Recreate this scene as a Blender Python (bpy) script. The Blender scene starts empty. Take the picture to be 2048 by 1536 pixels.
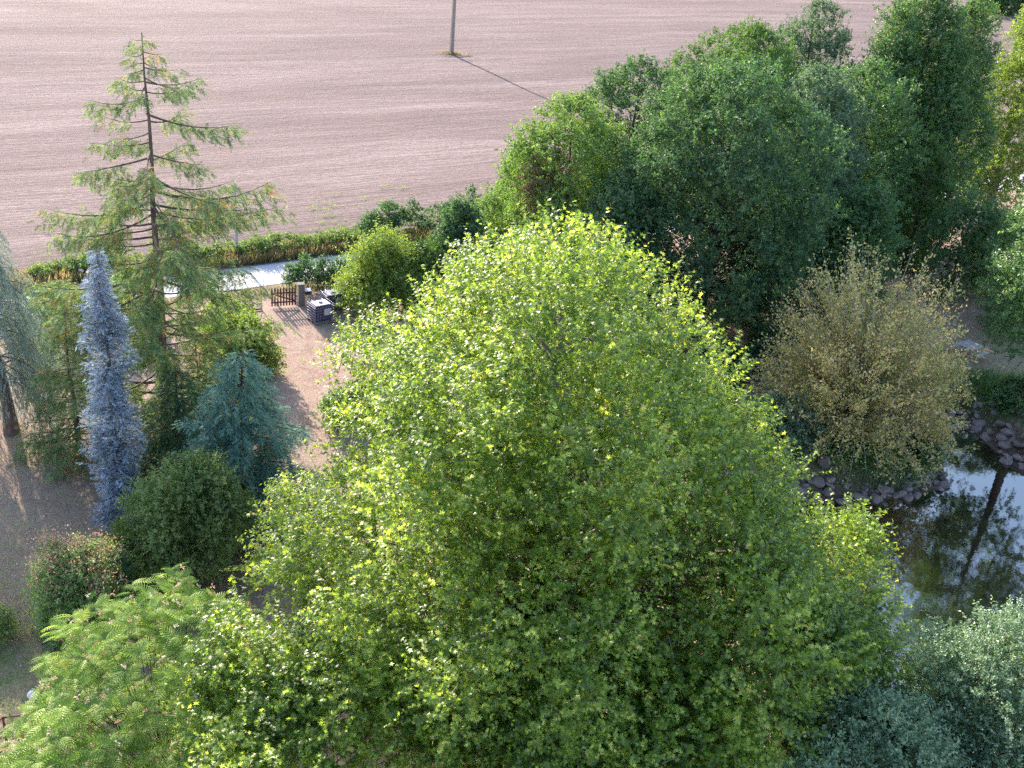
import bpy, bmesh, math, random
import numpy as np
from mathutils import Vector, Matrix
PI = math.pi
# ------------------------------------------------------------------ camera, sky, sun, exposure
sc = bpy.context.scene
COL = sc.collection
TILT, ROLL, CAMH, FOC = math.radians(26.5), math.radians(5.3), 26.0, 2200.0
fw = Vector((0, math.cos(TILT), -math.sin(TILT)))
rt = Vector((1, 0, 0)); up = rt.cross(fw)
r2 = rt*math.cos(ROLL)+up*math.sin(ROLL); u2 = -rt*math.sin(ROLL)+up*math.cos(ROLL)
cd = bpy.data.cameras.new("camera"); cam = bpy.data.objects.new("camera", cd); COL.objects.link(cam)
M = Matrix((r2, u2, -fw)).transposed().to_4x4(); M.translation = Vector((0, 0, CAMH)); cam.matrix_world = M
cd.sensor_width = 36; cd.lens = FOC/2048*36; cd.clip_end = 4000; cd.clip_start = .3
sc.camera = cam
SUN_EL = math.radians(23); SUNV = Vector((-.52*math.cos(SUN_EL), .854*math.cos(SUN_EL), math.sin(SUN_EL))).normalized()
w = bpy.data.worlds.new("World"); sc.world = w; w.use_nodes = True
nt = w.node_tree; bg = nt.nodes['Background']; sky = nt.nodes.new('ShaderNodeTexSky')
sky.sky_type = 'NISHITA'; sky.sun_disc = False; sky.sun_elevation = SUN_EL
sky.sun_rotation = math.atan2(SUNV.x, SUNV.y); sky.dust_density = 1.3; sky.air_density = 1.0; sky.ozone_density = 1.6
nt.links.new(sky.outputs[0], bg.inputs[0]); bg.inputs[1].default_value = .15
ld = bpy.data.lights.new("sun", 'SUN'); ld.energy = 3.8; ld.angle = math.radians(.6); ld.color = (1, .9, .78)
sun = bpy.data.objects.new("sun", ld); COL.objects.link(sun); sun.rotation_euler = SUNV.to_track_quat('Z', 'Y').to_euler()
sc.view_settings.view_transform = 'Standard'; sc.view_settings.look = 'None'; sc.view_settings.gamma = 1
sc.view_settings.exposure = 1.74
cy = sc.cycles
cy.use_denoising = False; cy.sample_clamp_indirect = 4; cy.sample_clamp_direct = 12
cy.max_bounces = 8; cy.diffuse_bounces = 4; cy.glossy_bounces = 2; cy.transmission_bounces = 4; cy.caustics_reflective = False; cy.caustics_refractive = False

RS = np.random.RandomState
# ------------------------------------------------------------------ helpers
def tag(o, label=None, cat=None, group=None, kind=None):
    if label: o['label'] = label
    if cat: o['category'] = cat
    if group: o['group'] = group
    if kind: o['kind'] = kind
    return o
def empty(name, loc, label, cat, group=None, rz=0):
    o = bpy.data.objects.new(name, None); COL.objects.link(o); o.location = loc; o.rotation_euler.z = rz
    o.empty_display_size = .3
    return tag(o, label, cat, group)
def add(name, me, mat, parent=None):
    o = bpy.data.objects.new(name, me); COL.objects.link(o)
    if mat and not me.materials: me.materials.append(mat)
    if parent:
        o.parent = parent
    return o
def npmesh(name, V, F, attrs=None, smooth=False):
    V = np.asarray(V, np.float32); F = np.asarray(F, np.int32); k = F.shape[1]
    me = bpy.data.meshes.new(name); me.vertices.add(len(V)); me.vertices.foreach_set('co', V.ravel())
    me.loops.add(F.size); me.loops.foreach_set('vertex_index', F.ravel())
    me.polygons.add(len(F)); me.polygons.foreach_set('loop_start', np.arange(0, F.size, k, dtype=np.int32))
    try: me.polygons.foreach_set('loop_total', np.full(len(F), k, np.int32))
    except Exception: pass
    me.update(calc_edges=True)
    me.polygons.foreach_set('use_smooth', np.full(len(F), smooth))
    for n, a in (attrs or {}).items():
        at = me.attributes.new(n, 'FLOAT', 'POINT'); at.data.foreach_set('value', np.asarray(a, np.float32))
    return me
def unit(a): return a/np.maximum(np.linalg.norm(a, axis=-1, keepdims=True), 1e-9)
ZUP = np.array([0, 0, 1.])

# leaf templates: (verts (k,3): u along leaf, v across, w normal ; tris)
def tpl_oval(fold=.12, wid=.3):
    return np.array([[0,0,0],[.45,-wid,fold],[1,0,-.06],[.45,wid,fold]]), np.array([[0,1,2],[0,2,3]])
def tpl_palm():
    ang = [180, 105, 75, 48, 20, 0, -20, -48, -75, -105]
    rad = [.08, .50, .26, .62, .30, .70, .30, .62, .26, .50]
    v = [[.3, 0, 0]]+[[.3+r*math.cos(math.radians(a)), r*math.sin(math.radians(a)), -.22*r*r] for a, r in zip(ang, rad)]
    n = len(ang)
    return np.array(v), np.array([[0, 1+i, 1+(i+1) % n] for i in range(n)])
def tpl_frond(pairs=5, wid=.32, droop=.15, thin=.07, sweep=.22):
    v, f = [], []
    for i in range(pairs):
        s = (i+.3)/pairs; L = wid*(1-.55*s)
        for sg in (-1, 1):
            b = len(v); z = -droop*s*s
            v += [[s, 0, z], [s+thin, 0, z], [s+sweep, sg*L, z-.12*L]]; f.append([b, b+1, b+2])
    b = len(v); v += [[.8, -.05, -droop*.64], [.8, .05, -droop*.64], [1.1, 0, -droop*1.2]]; f.append([b, b+1, b+2])
    return np.array(v), np.array(f)
def tpl_feather(pairs=7):
    v, f = [], []
    for i in range(pairs):
        s = .12+.86*i/(pairs-1); L = .40*math.sin(PI*(.22+.7*s)); z = .10*s-.42*s*s
        for sg in (-1, 1):
            b = len(v)
            p0 = (s, 0, z); p1 = (s+.16, sg*L*.55, z-.03); p2 = (s+.24, sg*L, z-.16*L/.4)
            for p, wd in ((p0, .03), (p1, .046), (p2, .014)):
                v += [[p[0]-wd, p[1], p[2]], [p[0]+wd, p[1], p[2]]]
            f += [[b, b+1, b+3], [b, b+3, b+2], [b+2, b+3, b+5], [b+2, b+5, b+4]]
    return np.array(v), np.array(f)
def tpl_star(n=9, seed=1):
    r = RS(seed); v, f = [], []
    for i in range(n):
        d = unit(r.randn(3)); d[2] = abs(d[2])*.8+.1; p = unit(np.cross(d, r.randn(3)))*.13; b = len(v)
        v += [list(-p*.4), list(d+p), list(d-p)]; f.append([b, b+1, b+2])
    return np.array(v), np.array(f)
OVAL, PALM, FROND, FEATHER, STAR = tpl_oval(), tpl_palm(), tpl_frond(5, .34, .15, .13, .24), tpl_feather(), tpl_star()
SLIM = tpl_oval(.05, .13); NEEDLE = tpl_frond(4, .34, .02, .18, .24); HANG = tpl_frond(6, .18, .0, .10, .18)

def leaves(name, pos, dirs, nrm, size, tpl, mat, parent, rs, var=None):
    """all leaves of one crown as one mesh, in the parent's own space"""
    tv, tf = tpl; n = len(pos)
    a = unit(dirs); s = unit(np.cross(nrm, a)); c = np.cross(a, s)
    sz = (np.full(n, size) if np.isscalar(size) else size)[:, None, None]
    V = pos[:, None, :]+sz*(tv[None, :, 0:1]*a[:, None, :]+tv[None, :, 1:2]*s[:, None, :]+tv[None, :, 2:3]*c[:, None, :])
    k = len(tv); F = tf[None]+(np.arange(n)*k)[:, None, None]
    if var is None: var = rs.rand(n)
    me = npmesh(name, V.reshape(-1, 3), F.reshape(-1, 3), {'leafvar': np.repeat(var, k)})
    return add(name, me, mat, parent)
class Tubes:
    def __init__(s): s.V = []; s.F = []; s.n = 0
    def add(s, pts, rad, sides=5):
        pts = np.asarray(pts, float); rad = np.asarray(rad, float)
        m = len(pts); t = np.gradient(pts, axis=0); t = unit(t)
        ref = np.array([0.31, .17, .93]) if abs(t[0, 2]) < .8 else np.array([1., .1, 0])
        a = unit(np.cross(t, ref)); b = np.cross(t, a)
        th = np.arange(sides)*2*PI/sides
        R = pts[:, None, :]+rad[:, None, None]*(np.cos(th)[None, :, None]*a[:, None, :]+np.sin(th)[None, :, None]*b[:, None, :])
        i = np.arange(m-1)[:, None]*sides; j = np.arange(sides)[None]; j2 = (j+1) % sides
        q = np.stack([i+j, i+j2, i+sides+j2, i+sides+j], -1).reshape(-1, 4)+s.n
        s.V.append(R.reshape(-1, 3)); s.F.append(q); s.n += m*sides
    def build(s, name, mat, parent):
        return add(name, npmesh(name, np.concatenate(s.V), np.concatenate(s.F), smooth=True), mat, parent)

# ------------------------------------------------------------------ materials
def newmat(name):
    m = bpy.data.materials.new(name); m.use_nodes = True; nt = m.node_tree; nt.nodes.clear()
    out = nt.nodes.new('ShaderNodeOutputMaterial'); return m, nt, out
def ramp(nt, stops, fac, interp='LINEAR'):
    r = nt.nodes.new('ShaderNodeValToRGB'); r.color_ramp.interpolation = interp
    el = r.color_ramp.elements
    while len(el) < len(stops): el.new(.5)
    for e, (p, c) in zip(el, stops): e.position = p; e.color = (*c, 1)
    nt.links.new(fac, r.inputs[0]); return r.outputs[0]
def noise(nt, scale, detail=3, rough=.55, vec=None, obj=True, dist=0):
    n = nt.nodes.new('ShaderNodeTexNoise'); n.inputs['Scale'].default_value = scale; n.inputs['Detail'].default_value = detail
    n.inputs['Roughness'].default_value = rough; n.inputs['Distortion'].default_value = dist
    if vec is None:
        t = nt.nodes.new('ShaderNodeTexCoord'); vec = t.outputs['Object']
    nt.links.new(vec, n.inputs['Vector']); return n.outputs['Fac']
def mix(nt, fac, a, b, mode='MIX'):
    m = nt.nodes.new('ShaderNodeMix'); m.data_type = 'RGBA'; m.blend_type = mode
    for sock, v in ((m.inputs[0], fac), (m.inputs[6], a), (m.inputs[7], b)):
        if isinstance(v, (int, float)): sock.default_value = v
        elif isinstance(v, tuple): sock.default_value = (*v, 1)
        else: nt.links.new(v, sock)
    return m.outputs[2]
def math_(nt, op, a, b=0., c=None):
    m = nt.nodes.new('ShaderNodeMath'); m.operation = op
    for i, v in enumerate((a, b) if c is None else (a, b, c)):
        if isinstance(v, (int, float)): m.inputs[i].default_value = v
        else: nt.links.new(v, m.inputs[i])
    return m.outputs[0]
def leafmat(name, stops, trans=(1.5, 1.45, .6), tfac=.45, gloss=.05, rough=.35, patch=.6):
    """leaf colours by leaf, some variation by patch; light shines through the blades"""
    m, nt, out = newmat(name)
    at = nt.nodes.new('ShaderNodeAttribute'); at.attribute_name = 'leafvar'
    nz = noise(nt, patch, 2)
    f = math_(nt, 'MULTIPLY_ADD', nz, .75, math_(nt, 'MULTIPLY_ADD', at.outputs['Fac'], .85, -.29))
    c = ramp(nt, [(p_, tuple(min(.8, x*1.15) for x in q_)) for p_, q_ in stops], f)
    d = nt.nodes.new('ShaderNodeBsdfDiffuse'); nt.links.new(c, d.inputs[0])
    t = nt.nodes.new('ShaderNodeBsdfTranslucent'); nt.links.new(mix(nt, 1., c, trans, 'MULTIPLY'), t.inputs[0])
    g = nt.nodes.new('ShaderNodeBsdfGlossy'); g.inputs['Roughness'].default_value = rough+.1; g.inputs[0].default_value = (1, .97, .95, 1)
    a = nt.nodes.new('ShaderNodeMixShader'); a.inputs[0].default_value = tfac
    nt.links.new(d.outputs[0], a.inputs[1]); nt.links.new(t.outputs[0], a.inputs[2])
    b = nt.nodes.new('ShaderNodeMixShader'); fr = nt.nodes.new('ShaderNodeLayerWeight'); fr.inputs[0].default_value = .5
    gf = math_(nt, 'MULTIPLY_ADD', fr.outputs['Facing'], gloss*.45, gloss*.25)
    nt.links.new(gf, b.inputs[0]); nt.links.new(a.outputs[0], b.inputs[1]); nt.links.new(g.outputs[0], b.inputs[2])
    nt.links.new(b.outputs[0], out.inputs[0]); return m
def solid(name, col, rough=.7, metal=0., var=.25, scale=6., bump=0., spec=.3, dirt=None):
    m, nt, out = newmat(name); p = nt.nodes.new('ShaderNodeBsdfPrincipled'); nt.links.new(p.outputs[0], out.inputs[0])
    n = noise(nt, scale, 4)
    c = ramp(nt, [(.25, tuple(x*(1-var) for x in col)), (.75, tuple(min(1, x*(1+var)) for x in col))], n)
    if dirt: c = mix(nt, ramp(nt, [(.52, (0, 0, 0)), (.66, (1, 1, 1))], noise(nt, scale*.35, 5)), c, dirt)
    nt.links.new(c, p.inputs['Base Color']); p.inputs['Roughness'].default_value = rough; p.inputs['Metallic'].default_value = metal
    p.inputs['Specular IOR Level'].default_value = spec
    if bump:
        b = nt.nodes.new('ShaderNodeBump'); b.inputs['Strength'].default_value = bump; b.inputs['Distance'].default_value = .03
        nt.links.new(noise(nt, scale*3, 4), b.inputs['Height']); nt.links.new(b.outputs[0], p.inputs['Normal'])
    return m
def bark(name, c1, c2, scale=3.):
    m, nt, out = newmat(name); p = nt.nodes.new('ShaderNodeBsdfPrincipled'); nt.links.new(p.outputs[0], out.inputs[0])
    tc = nt.nodes.new('ShaderNodeTexCoord'); mp = nt.nodes.new('ShaderNodeMapping'); mp.inputs['Scale'].default_value = (1, 1, .3)
    nt.links.new(tc.outputs['Object'], mp.inputs[0]); n = noise(nt, scale*3, 5, .6, mp.outputs[0])
    nt.links.new(ramp(nt, [(.3, c1), (.7, c2)], n), p.inputs['Base Color']); p.inputs['Roughness'].default_value = .9
    b = nt.nodes.new('ShaderNodeBump'); b.inputs['Strength'].default_value = .6; b.inputs['Distance'].default_value = .05
    nt.links.new(n, b.inputs['Height']); nt.links.new(b.outputs[0], p.inputs['Normal']); return m
L = {}
L['plane'] = leafmat('plane leaves', [(.08, (.028, .072, .013)), (.4, (.095, .175, .022)), (.68, (.225, .335, .05)), (.90, (.45, .52, .13)), (1, (.40, .28, .10))], (2.1, 1.85, 1.0), .55, .13, .32, .5)
L['oak'] = leafmat('oak leaves', [(.1, (.033, .075, .048)), (.5, (.07, .138, .076)), (.85, (.14, .225, .10)), (1, (.19, .23, .08))], (1.5, 1.6, .7), .42, .06, .4, .4)
L['light'] = leafmat('light green leaves', [(.1, (.08, .14, .05)), (.5, (.15, .24, .075)), (.85, (.24, .32, .11)), (1, (.30, .30, .10))], (1.4, 1.5, .6), .42, .06, .4, .5)
L['back'] = leafmat('mid green leaves', [(.1, (.04, .09, .038)), (.5, (.085, .155, .055)), (.9, (.165, .25, .08)), (1, (.2, .26, .06))], (1.4, 1.5, .55), .42, .05, .4, .4)
L['grey'] = leafmat('grey green leaves', [(.1, (.055, .10, .065)), (.5, (.11, .175, .11)), (.9, (.20, .27, .16)), (1, (.26, .31, .2))], (1.2, 1.35, .7), .35, .07, .4, .4)
L['poplar'] = leafmat('poplar leaves', [(.1, (.038, .092, .045)), (.5, (.08, .165, .068)), (.85, (.17, .27, .10)), (1, (.28, .34, .12))], (1.6, 1.6, .75), .42, .10, .3, .5)
L['lime'] = leafmat('lime leaves', [(.1, (.08, .14, .04)), (.5, (.17, .25, .065)), (.9, (.30, .36, .11)), (1, (.34, .36, .06))], (1.5, 1.5, .5), .5, .07, .35, .6)
L['willow'] = leafmat('willow leaves', [(.1, (.20, .24, .09)), (.5, (.44, .42, .17)), (.85, (.66, .53, .25)), (1, (.74, .48, .28))], (1.25, 1.15, .8), .42, .04, .5, .35)
L['holm'] = leafmat('holm leaves', [(.1, (.08, .14, .09)), (.5, (.18, .27, .17)), (.85, (.33, .42, .28)), (1, (.38, .42, .26))], (1.3, 1.4, .7), .38, .12, .35, .5)
L['silk'] = leafmat('silk tree fronds', [(.05, (.06, .13, .025)), (.5, (.19, .29, .065)), (.9, (.38, .47, .14)), (1, (.42, .42, .10))], (1.35, 1.45, .6), .45, .05, .45, .6)
L['seq'] = leafmat('redwood sprays', [(.1, (.065, .12, .055)), (.45, (.135, .215, .095)), (.76, (.22, .30, .14)), (.87, (.28, .26, .13)), (.96, (.38, .22, .12)), (1, (.32, .15, .08))], (1.3, 1.3, .7), .4, .04, .5, .5)
L['spruce'] = leafmat('blue spruce needles', [(.1, (.11, .14, .18)), (.45, (.25, .31, .41)), (.85, (.44, .52, .64)), (1, (.30, .24, .20))], (1., 1.05, 1.), .28, .05, .45, .8)
L['atlas'] = leafmat('blue cedar needles', [(.1, (.06, .125, .11)), (.5, (.13, .25, .21)), (.9, (.24, .38, .31)), (1, (.20, .28, .18))], (1.1, 1.2, .9), .28, .05, .45, .6)
L['weep'] = leafmat('weeping cedar needles', [(.1, (.12, .16, .15)), (.5, (.23, .29, .27)), (.85, (.34, .40, .37)), (1, (.28, .26, .17))], (1.1, 1.15, .9), .3, .05, .45, .6)
L['bush'] = leafmat('bush leaves', [(.1, (.09, .14, .055)), (.5, (.18, .25, .10)), (.9, (.28, .34, .16)), (1, (.38, .32, .2))], (1.3, 1.4, .6), .4, .05, .4, .6)
L['shine'] = leafmat('glossy shrub leaves', [(.1, (.07, .14, .045)), (.5, (.18, .28, .09)), (.9, (.31, .40, .15)), (1, (.32, .32, .13))], (1.3, 1.4, .6), .4, .14, .3, .7)
L['dark'] = leafmat('dark conifer sprays', [(.1, (.02, .06, .035)), (.6, (.04, .10, .05)), (1, (.08, .15, .07))], (1.2, 1.3, .8), .25, .04, .5, .6)
L['red'] = leafmat('reddish twigs and leaves', [(.1, (.09, .07, .05)), (.5, (.20, .15, .10)), (.9, (.30, .20, .14)), (1, (.34, .20, .15))], (1.2, 1., .7), .35, .03, .5, .6)
L['grass'] = leafmat('grass blades', [(.1, (.08, .12, .03)), (.5, (.16, .21, .06)), (.8, (.32, .28, .13)), (1, (.45, .36, .21))], (1.3, 1.3, .7), .4, .03, .5, .25)
L['drygrass'] = leafmat('dry grass blades', [(.1, (.14, .12, .05)), (.5, (.30, .24, .12)), (1, (.48, .38, .23))], (1.2, 1.15, .8), .4, .03, .5, .25)
L['pink'] = leafmat('pink blossom', [(.1, (.55, .26, .24)), (.6, (.75, .48, .42)), (1, (.85, .70, .62))], (1.1, 1., .9), .4, .02, .6, 1.)
L['plume'] = leafmat('faded flower plumes', [(.1, (.36, .22, .15)), (.6, (.60, .40, .29)), (1, (.70, .52, .40))], (1.1, 1., .8), .35, .02, .6, 1.)
L['magenta'] = leafmat('magenta blossom', [(.1, (.6, .06, .30)), (1, (.85, .15, .5))], (1.1, 1., 1.), .35, .02, .6, 1.)
B_brown = bark('brown bark', (.045, .032, .028), (.13, .095, .08))
B_grey = bark('pale grey bark', (.10, .09, .085), (.28, .25, .23))
B_twig = bark('dry twig bark', (.26, .22, .18), (.48, .42, .36))
B_red = bark('red brown bark', (.07, .045, .045), (.19, .12, .11))
B_dark = bark('dark bark', (.025, .02, .02), (.07, .055, .05))

# ------------------------------------------------------------------ ground frame: t along the lane, n across it
DX, DY = .8347, .5507
def TN(t, n): return t*DX-n*DY, t*DY+n*DX
N0, N1 = 60.8, 64.2
POND = np.array([(24.8,55.9),(25.63,53.3),(26.1,50.9),(26.9,49.6),(28.8,46),(31,40),(31.5,33),(28,28.5),(22,26.5),(16,26.8),(13.6,28.3),(12.9,31.6),(13.3,34.5),(12.4,38.9),(12.2,42),(13.0,44.6),(14.6,44.9),(17.7,45.6),(20.2,46.3),(21.9,47.7),(22.6,50.1),(22.8,52.5),(22.4,54.1),(21.2,57),(20.6,60),(22.4,61.5),(24,59)])
def sdist(x, y):
    """distance to the pond edge, negative over the water"""
    p = np.stack([x, y], -1); best = np.full(x.shape, 1e9); ins = np.zeros(x.shape, bool)
    for i in range(len(POND)):
        a, b = POND[i], POND[(i+1) % len(POND)]; ab = b-a
        tt = np.clip(((p-a)@ab)/(ab@ab), 0, 1); d = np.linalg.norm(p-a-tt[..., None]*ab, axis=-1); best = np.minimum(best, d)
        c = ((a[1] > y) != (b[1] > y)) & (x < (b[0]-a[0])*(y-a[1])/(b[1]-a[1]+1e-12)+a[0]); ins ^= c
    return np.where(ins, -best, best)
WZ = -1.2
def height(x, y):
    x = np.asarray(x, float); y = np.asarray(y, float)
    h = np.zeros(np.broadcast(x, y).shape)
    near = (x > 4) & (x < 40) & (y > 18) & (y < 70)
    if near.any():
        d = sdist(x[near], y[near]); s = np.clip(d/2.6, 0, 1); s = s*s*(3-2*s)
        h[near] = np.where(d > 0, WZ+(-WZ)*s, WZ-np.clip(-d*.5, 0, .9))
    return h+.05*np.sin(x*.31+1)*np.sin(y*.27)
def hz(x, y): return float(height(np.array([x]), np.array([y]))[0])
BLOBS = [(-20, 34, 6, .3), (-17, 27, 6, .9), (-22, 28, 8, .85), (-14, 25, 4, .5), (26.5, 57, 3.2, 1.3), (21, 50, 2.6, 1.2), (17, 48.5, 4.5, .9), (29, 53, 3, 1.), (-8, 39, 3, .35), (16, 63, 9, .4), (30, 62, 6, .5)]
def gridaxis(a, b, step, lo, hi):
    mid = np.arange(a, b+1e-6, step); left = [a]; s = step
    while left[-1] > lo: s *= 1.45; left.append(max(lo, left[-1]-s))
    right = [mid[-1]]; s = step
    while right[-1] < hi: s *= 1.45; right.append(min(hi, right[-1]+s))
    return np.concatenate([left[:0:-1], mid, right[1:]])
def strip(name, ta, na, mat, label_kind, hfun=height, attrs=True):
    T, N = np.meshgrid(ta, na); X = T*DX-N*DY; Y = T*DY+N*DX; Z = hfun(X, Y)
    nx, ny = len(ta), len(na); i = np.arange(ny-1)[:, None]*nx; j = np.arange(nx-1)[None]
    F = np.stack([i+j, i+j+1, i+nx+j+1, i+nx+j], -1).reshape(-1, 4)
    at = {}
    if attrs:
        g = np.zeros(X.shape)
        for bx, by, br, ba in BLOBS: g = np.maximum(g, ba*np.exp(-((X-bx)**2+(Y-by)**2)/br**2))
        near = (X > 4) & (X < 40) & (Y > 18) & (Y < 70); bk = np.zeros(X.shape)
        if near.any():
            d = sdist(X[near], Y[near]); bk[near] = np.clip(1-(d-1.1)/1.0, 0, 1)
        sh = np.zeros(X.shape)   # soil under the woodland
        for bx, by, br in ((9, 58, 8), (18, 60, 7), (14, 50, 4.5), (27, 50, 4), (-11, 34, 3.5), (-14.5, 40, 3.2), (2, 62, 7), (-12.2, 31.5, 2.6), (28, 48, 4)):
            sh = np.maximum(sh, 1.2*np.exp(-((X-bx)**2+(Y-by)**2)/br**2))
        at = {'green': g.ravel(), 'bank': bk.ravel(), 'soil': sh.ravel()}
    o = add(name, npmesh(name, np.stack([X, Y, Z], -1).reshape(-1, 3), F, at, smooth=True), mat)
    return tag(o, kind='structure')
# lawn material
def rotmap(nt, sx, sy):
    tc = nt.nodes.new('ShaderNodeTexCoord'); mp = nt.nodes.new('ShaderNodeMapping'); mp.vector_type = 'POINT'
    mp.inputs['Rotation'].default_value = (0, 0, -math.atan2(DY, DX)); mp.inputs['Scale'].default_value = (1, 1, 1)
    nt.links.new(tc.outputs['Object'], mp.inputs[0])
    m2 = nt.nodes.new('ShaderNodeMapping'); m2.inputs['Scale'].default_value = (sx, sy, 1); nt.links.new(mp.outputs[0], m2.inputs[0]); return m2.outputs[0]
def attr(nt, n):
    a = nt.nodes.new('ShaderNodeAttribute'); a.attribute_name = n; return a.outputs['Fac']
m, nt, out = newmat('dry lawn'); p = nt.nodes.new('ShaderNodeBsdfPrincipled'); nt.links.new(p.outputs[0], out.inputs[0])
fine = noise(nt, 9, 6, .7); mid_ = noise(nt, 1.3, 5, .6, dist=.6); big = noise(nt, .22, 3)
c = ramp(nt, [(.30, (.20, .12, .095)), (.46, (.335, .228, .183)), (.62, (.455, .335, .275))], math_(nt, 'MULTIPLY_ADD', fine, .55, math_(nt, 'MULTIPLY', mid_, .45)))
c = mix(nt, ramp(nt, [(.56, (0, 0, 0)), (.72, (.7, .7, .7))], mid_), c, (.30, .26, .13))
gcol = ramp(nt, [(.3, (.07, .10, .035)), (.5, (.14, .18, .06)), (.7, (.25, .25, .10))], fine)
gm = math_(nt, 'MULTIPLY', attr(nt, 'green'), ramp(nt, [(.3, (.25, .25, .25)), (.6, (1, 1, 1))], mid_))
c = mix(nt, math_(nt, 'MINIMUM', gm, 1.), c, gcol)
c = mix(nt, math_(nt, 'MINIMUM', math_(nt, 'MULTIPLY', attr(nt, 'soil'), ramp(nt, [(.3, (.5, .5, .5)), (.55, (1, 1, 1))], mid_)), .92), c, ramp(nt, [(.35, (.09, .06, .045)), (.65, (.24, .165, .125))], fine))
c = mix(nt, attr(nt, 'bank'), c, ramp(nt, [(.35, (.05, .038, .032)), (.65, (.16, .12, .095))], fine))
nt.links.new(c, p.inputs['Base Color']); p.inputs['Roughness'].default_value = .95; p.inputs['Specular IOR Level'].default_value = .1
b = nt.nodes.new('ShaderNodeBump'); b.inputs['Strength'].default_value = .8; b.inputs['Distance'].default_value = .05; nt.links.new(fine, b.inputs['Height']); nt.links.new(b.outputs[0], p.inputs['Normal'])
M_lawn = m
# field material: pale cultivated soil with rows along the lane
m, nt, out = newmat('tilled field'); p = nt.nodes.new('ShaderNodeBsdfPrincipled'); nt.links.new(p.outputs[0], out.inputs[0])
v1 = rotmap(nt, .05, .8); v2 = rotmap(nt, .35, 2.6); v3 = rotmap(nt, .02, .13)
rows = noise(nt, 1., 3, .6, v1, dist=.8); rows2 = noise(nt, 1., 3, .6, v2); bands = noise(nt, 1., 4, .6, v3, dist=1.2); clod = noise(nt, 2.3, 6, .78); spk = noise(nt, 11, 2, .6)
f = math_(nt, 'MULTIPLY_ADD', rows, .15, math_(nt, 'MULTIPLY_ADD', rows2, .06, math_(nt, 'MULTIPLY_ADD', bands, .26, math_(nt, 'MULTIPLY_ADD', clod, .28, math_(nt, 'MULTIPLY', spk, .18)))))
c = ramp(nt, [(.36, (.125, .086, .079)), (.47, (.20, .144, .137)), (.58, (.34, .255, .237))], f)
gr = ramp(nt, [(.56, (0, 0, 0)), (.68, (1, 1, 1))], noise(nt, .5, 5, .7))
c = mix(nt, math_(nt, 'MULTIPLY', gr, math_(nt, 'MULTIPLY', attr(nt, 'weed'), .8)), c, (.19, .20, .09))
nt.links.new(c, p.inputs['Base Color']); p.inputs['Roughness'].default_value = .95; p.inputs['Specular IOR Level'].default_value = .1
b = nt.nodes.new('ShaderNodeBump'); b.inputs['Strength'].default_value = .85; b.inputs['Distance'].default_value = .16
hgt = math_(nt, 'MULTIPLY_ADD', clod, .7, math_(nt, 'MULTIPLY', rows2, .8)); nt.links.new(hgt, b.inputs['Height']); nt.links.new(b.outputs[0], p.inputs['Normal'])
M_field = m
m, nt, out = newmat('lane surface'); p = nt.nodes.new('ShaderNodeBsdfPrincipled'); nt.links.new(p.outputs[0], out.inputs[0])
v1 = rotmap(nt, .15, 2.); f = math_(nt, 'MULTIPLY_ADD', noise(nt, 1., 4, .6, v1), .5, math_(nt, 'MULTIPLY', noise(nt, 14, 4, .7), .5))
nt.links.new(ramp(nt, [(.36, (.34, .32, .33)), (.5, (.48, .46, .48)), (.62, (.60, .57, .59))], f), p.inputs['Base Color']); p.inputs['Roughness'].default_value = .9
M_road = m
# water
m, nt, out = newmat('pond water'); 
d = nt.nodes.new('ShaderNodeBsdfDiffuse'); nt.links.new(ramp(nt, [(.35, (.014, .010, .008)), (.7, (.035, .023, .012))], noise(nt, .12, 3)), d.inputs[0])
g = nt.nodes.new('ShaderNodeBsdfGlossy'); g.inputs['Roughness'].default_value = .02
b = nt.nodes.new('ShaderNodeBump'); b.inputs['Strength'].default_value = .05; b.inputs['Distance'].default_value = .04
nt.links.new(noise(nt, 3.5, 3), b.inputs['Height']); nt.links.new(b.outputs[0], g.inputs['Normal'])
fr = nt.nodes.new('ShaderNodeFresnel'); fr.inputs[0].default_value = 4.2
mx = nt.nodes.new('ShaderNodeMixShader'); nt.links.new(fr.outputs[0], mx.inputs[0]); nt.links.new(d.outputs[0], mx.inputs[1]); nt.links.new(g.outputs[0], mx.inputs[2])
nt.links.new(mx.outputs[0], out.inputs[0]); M_water = m

ta = gridaxis(-20, 75, .42, -500, 600); na = np.concatenate([gridaxis(0, N0-.8, .42, -400, N0-.8)[:-1], np.linspace(N0-.8, N0, 3)])
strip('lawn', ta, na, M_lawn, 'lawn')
ta2 = gridaxis(-30, 120, 1.2, -600, 900)
strip('road', ta2, np.linspace(N0, N1, 6), M_road, 'road', lambda x, y: height(x, y)+.02, attrs=False)
def fieldh(x, y):
    n = -x*DY+y*DX; return height(x, y)+.35*np.sin(n*.045+.6)*np.clip((n-N1)/30, 0, 1)+.25*np.sin(x*.03)*np.clip((n-N1)/30, 0, 1)
o = strip('field', gridaxis(-60, 200, 1.6, -800, 1200), gridaxis(N1, N1+110, 1.0, N1, 1200), M_field, 'field', fieldh)
me = o.data; co = np.zeros(len(me.vertices)*3, np.float32); me.vertices.foreach_get('co', co); co = co.reshape(-1, 3)
nn = -co[:, 0]*DY+co[:, 1]*DX; tt = co[:, 0]*DX+co[:, 1]*DY
wd = np.clip(1-(nn-N1-2)/9, 0, 1)*(.7+.3*np.sin(tt*.3))
at = me.attributes.new('weed', 'FLOAT', 'POINT'); at.data.foreach_set('value', wd.astype(np.float32))
def fz(x, y): return float(fieldh(np.array([float(x)]), np.array([float(y)]))[0])
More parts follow.
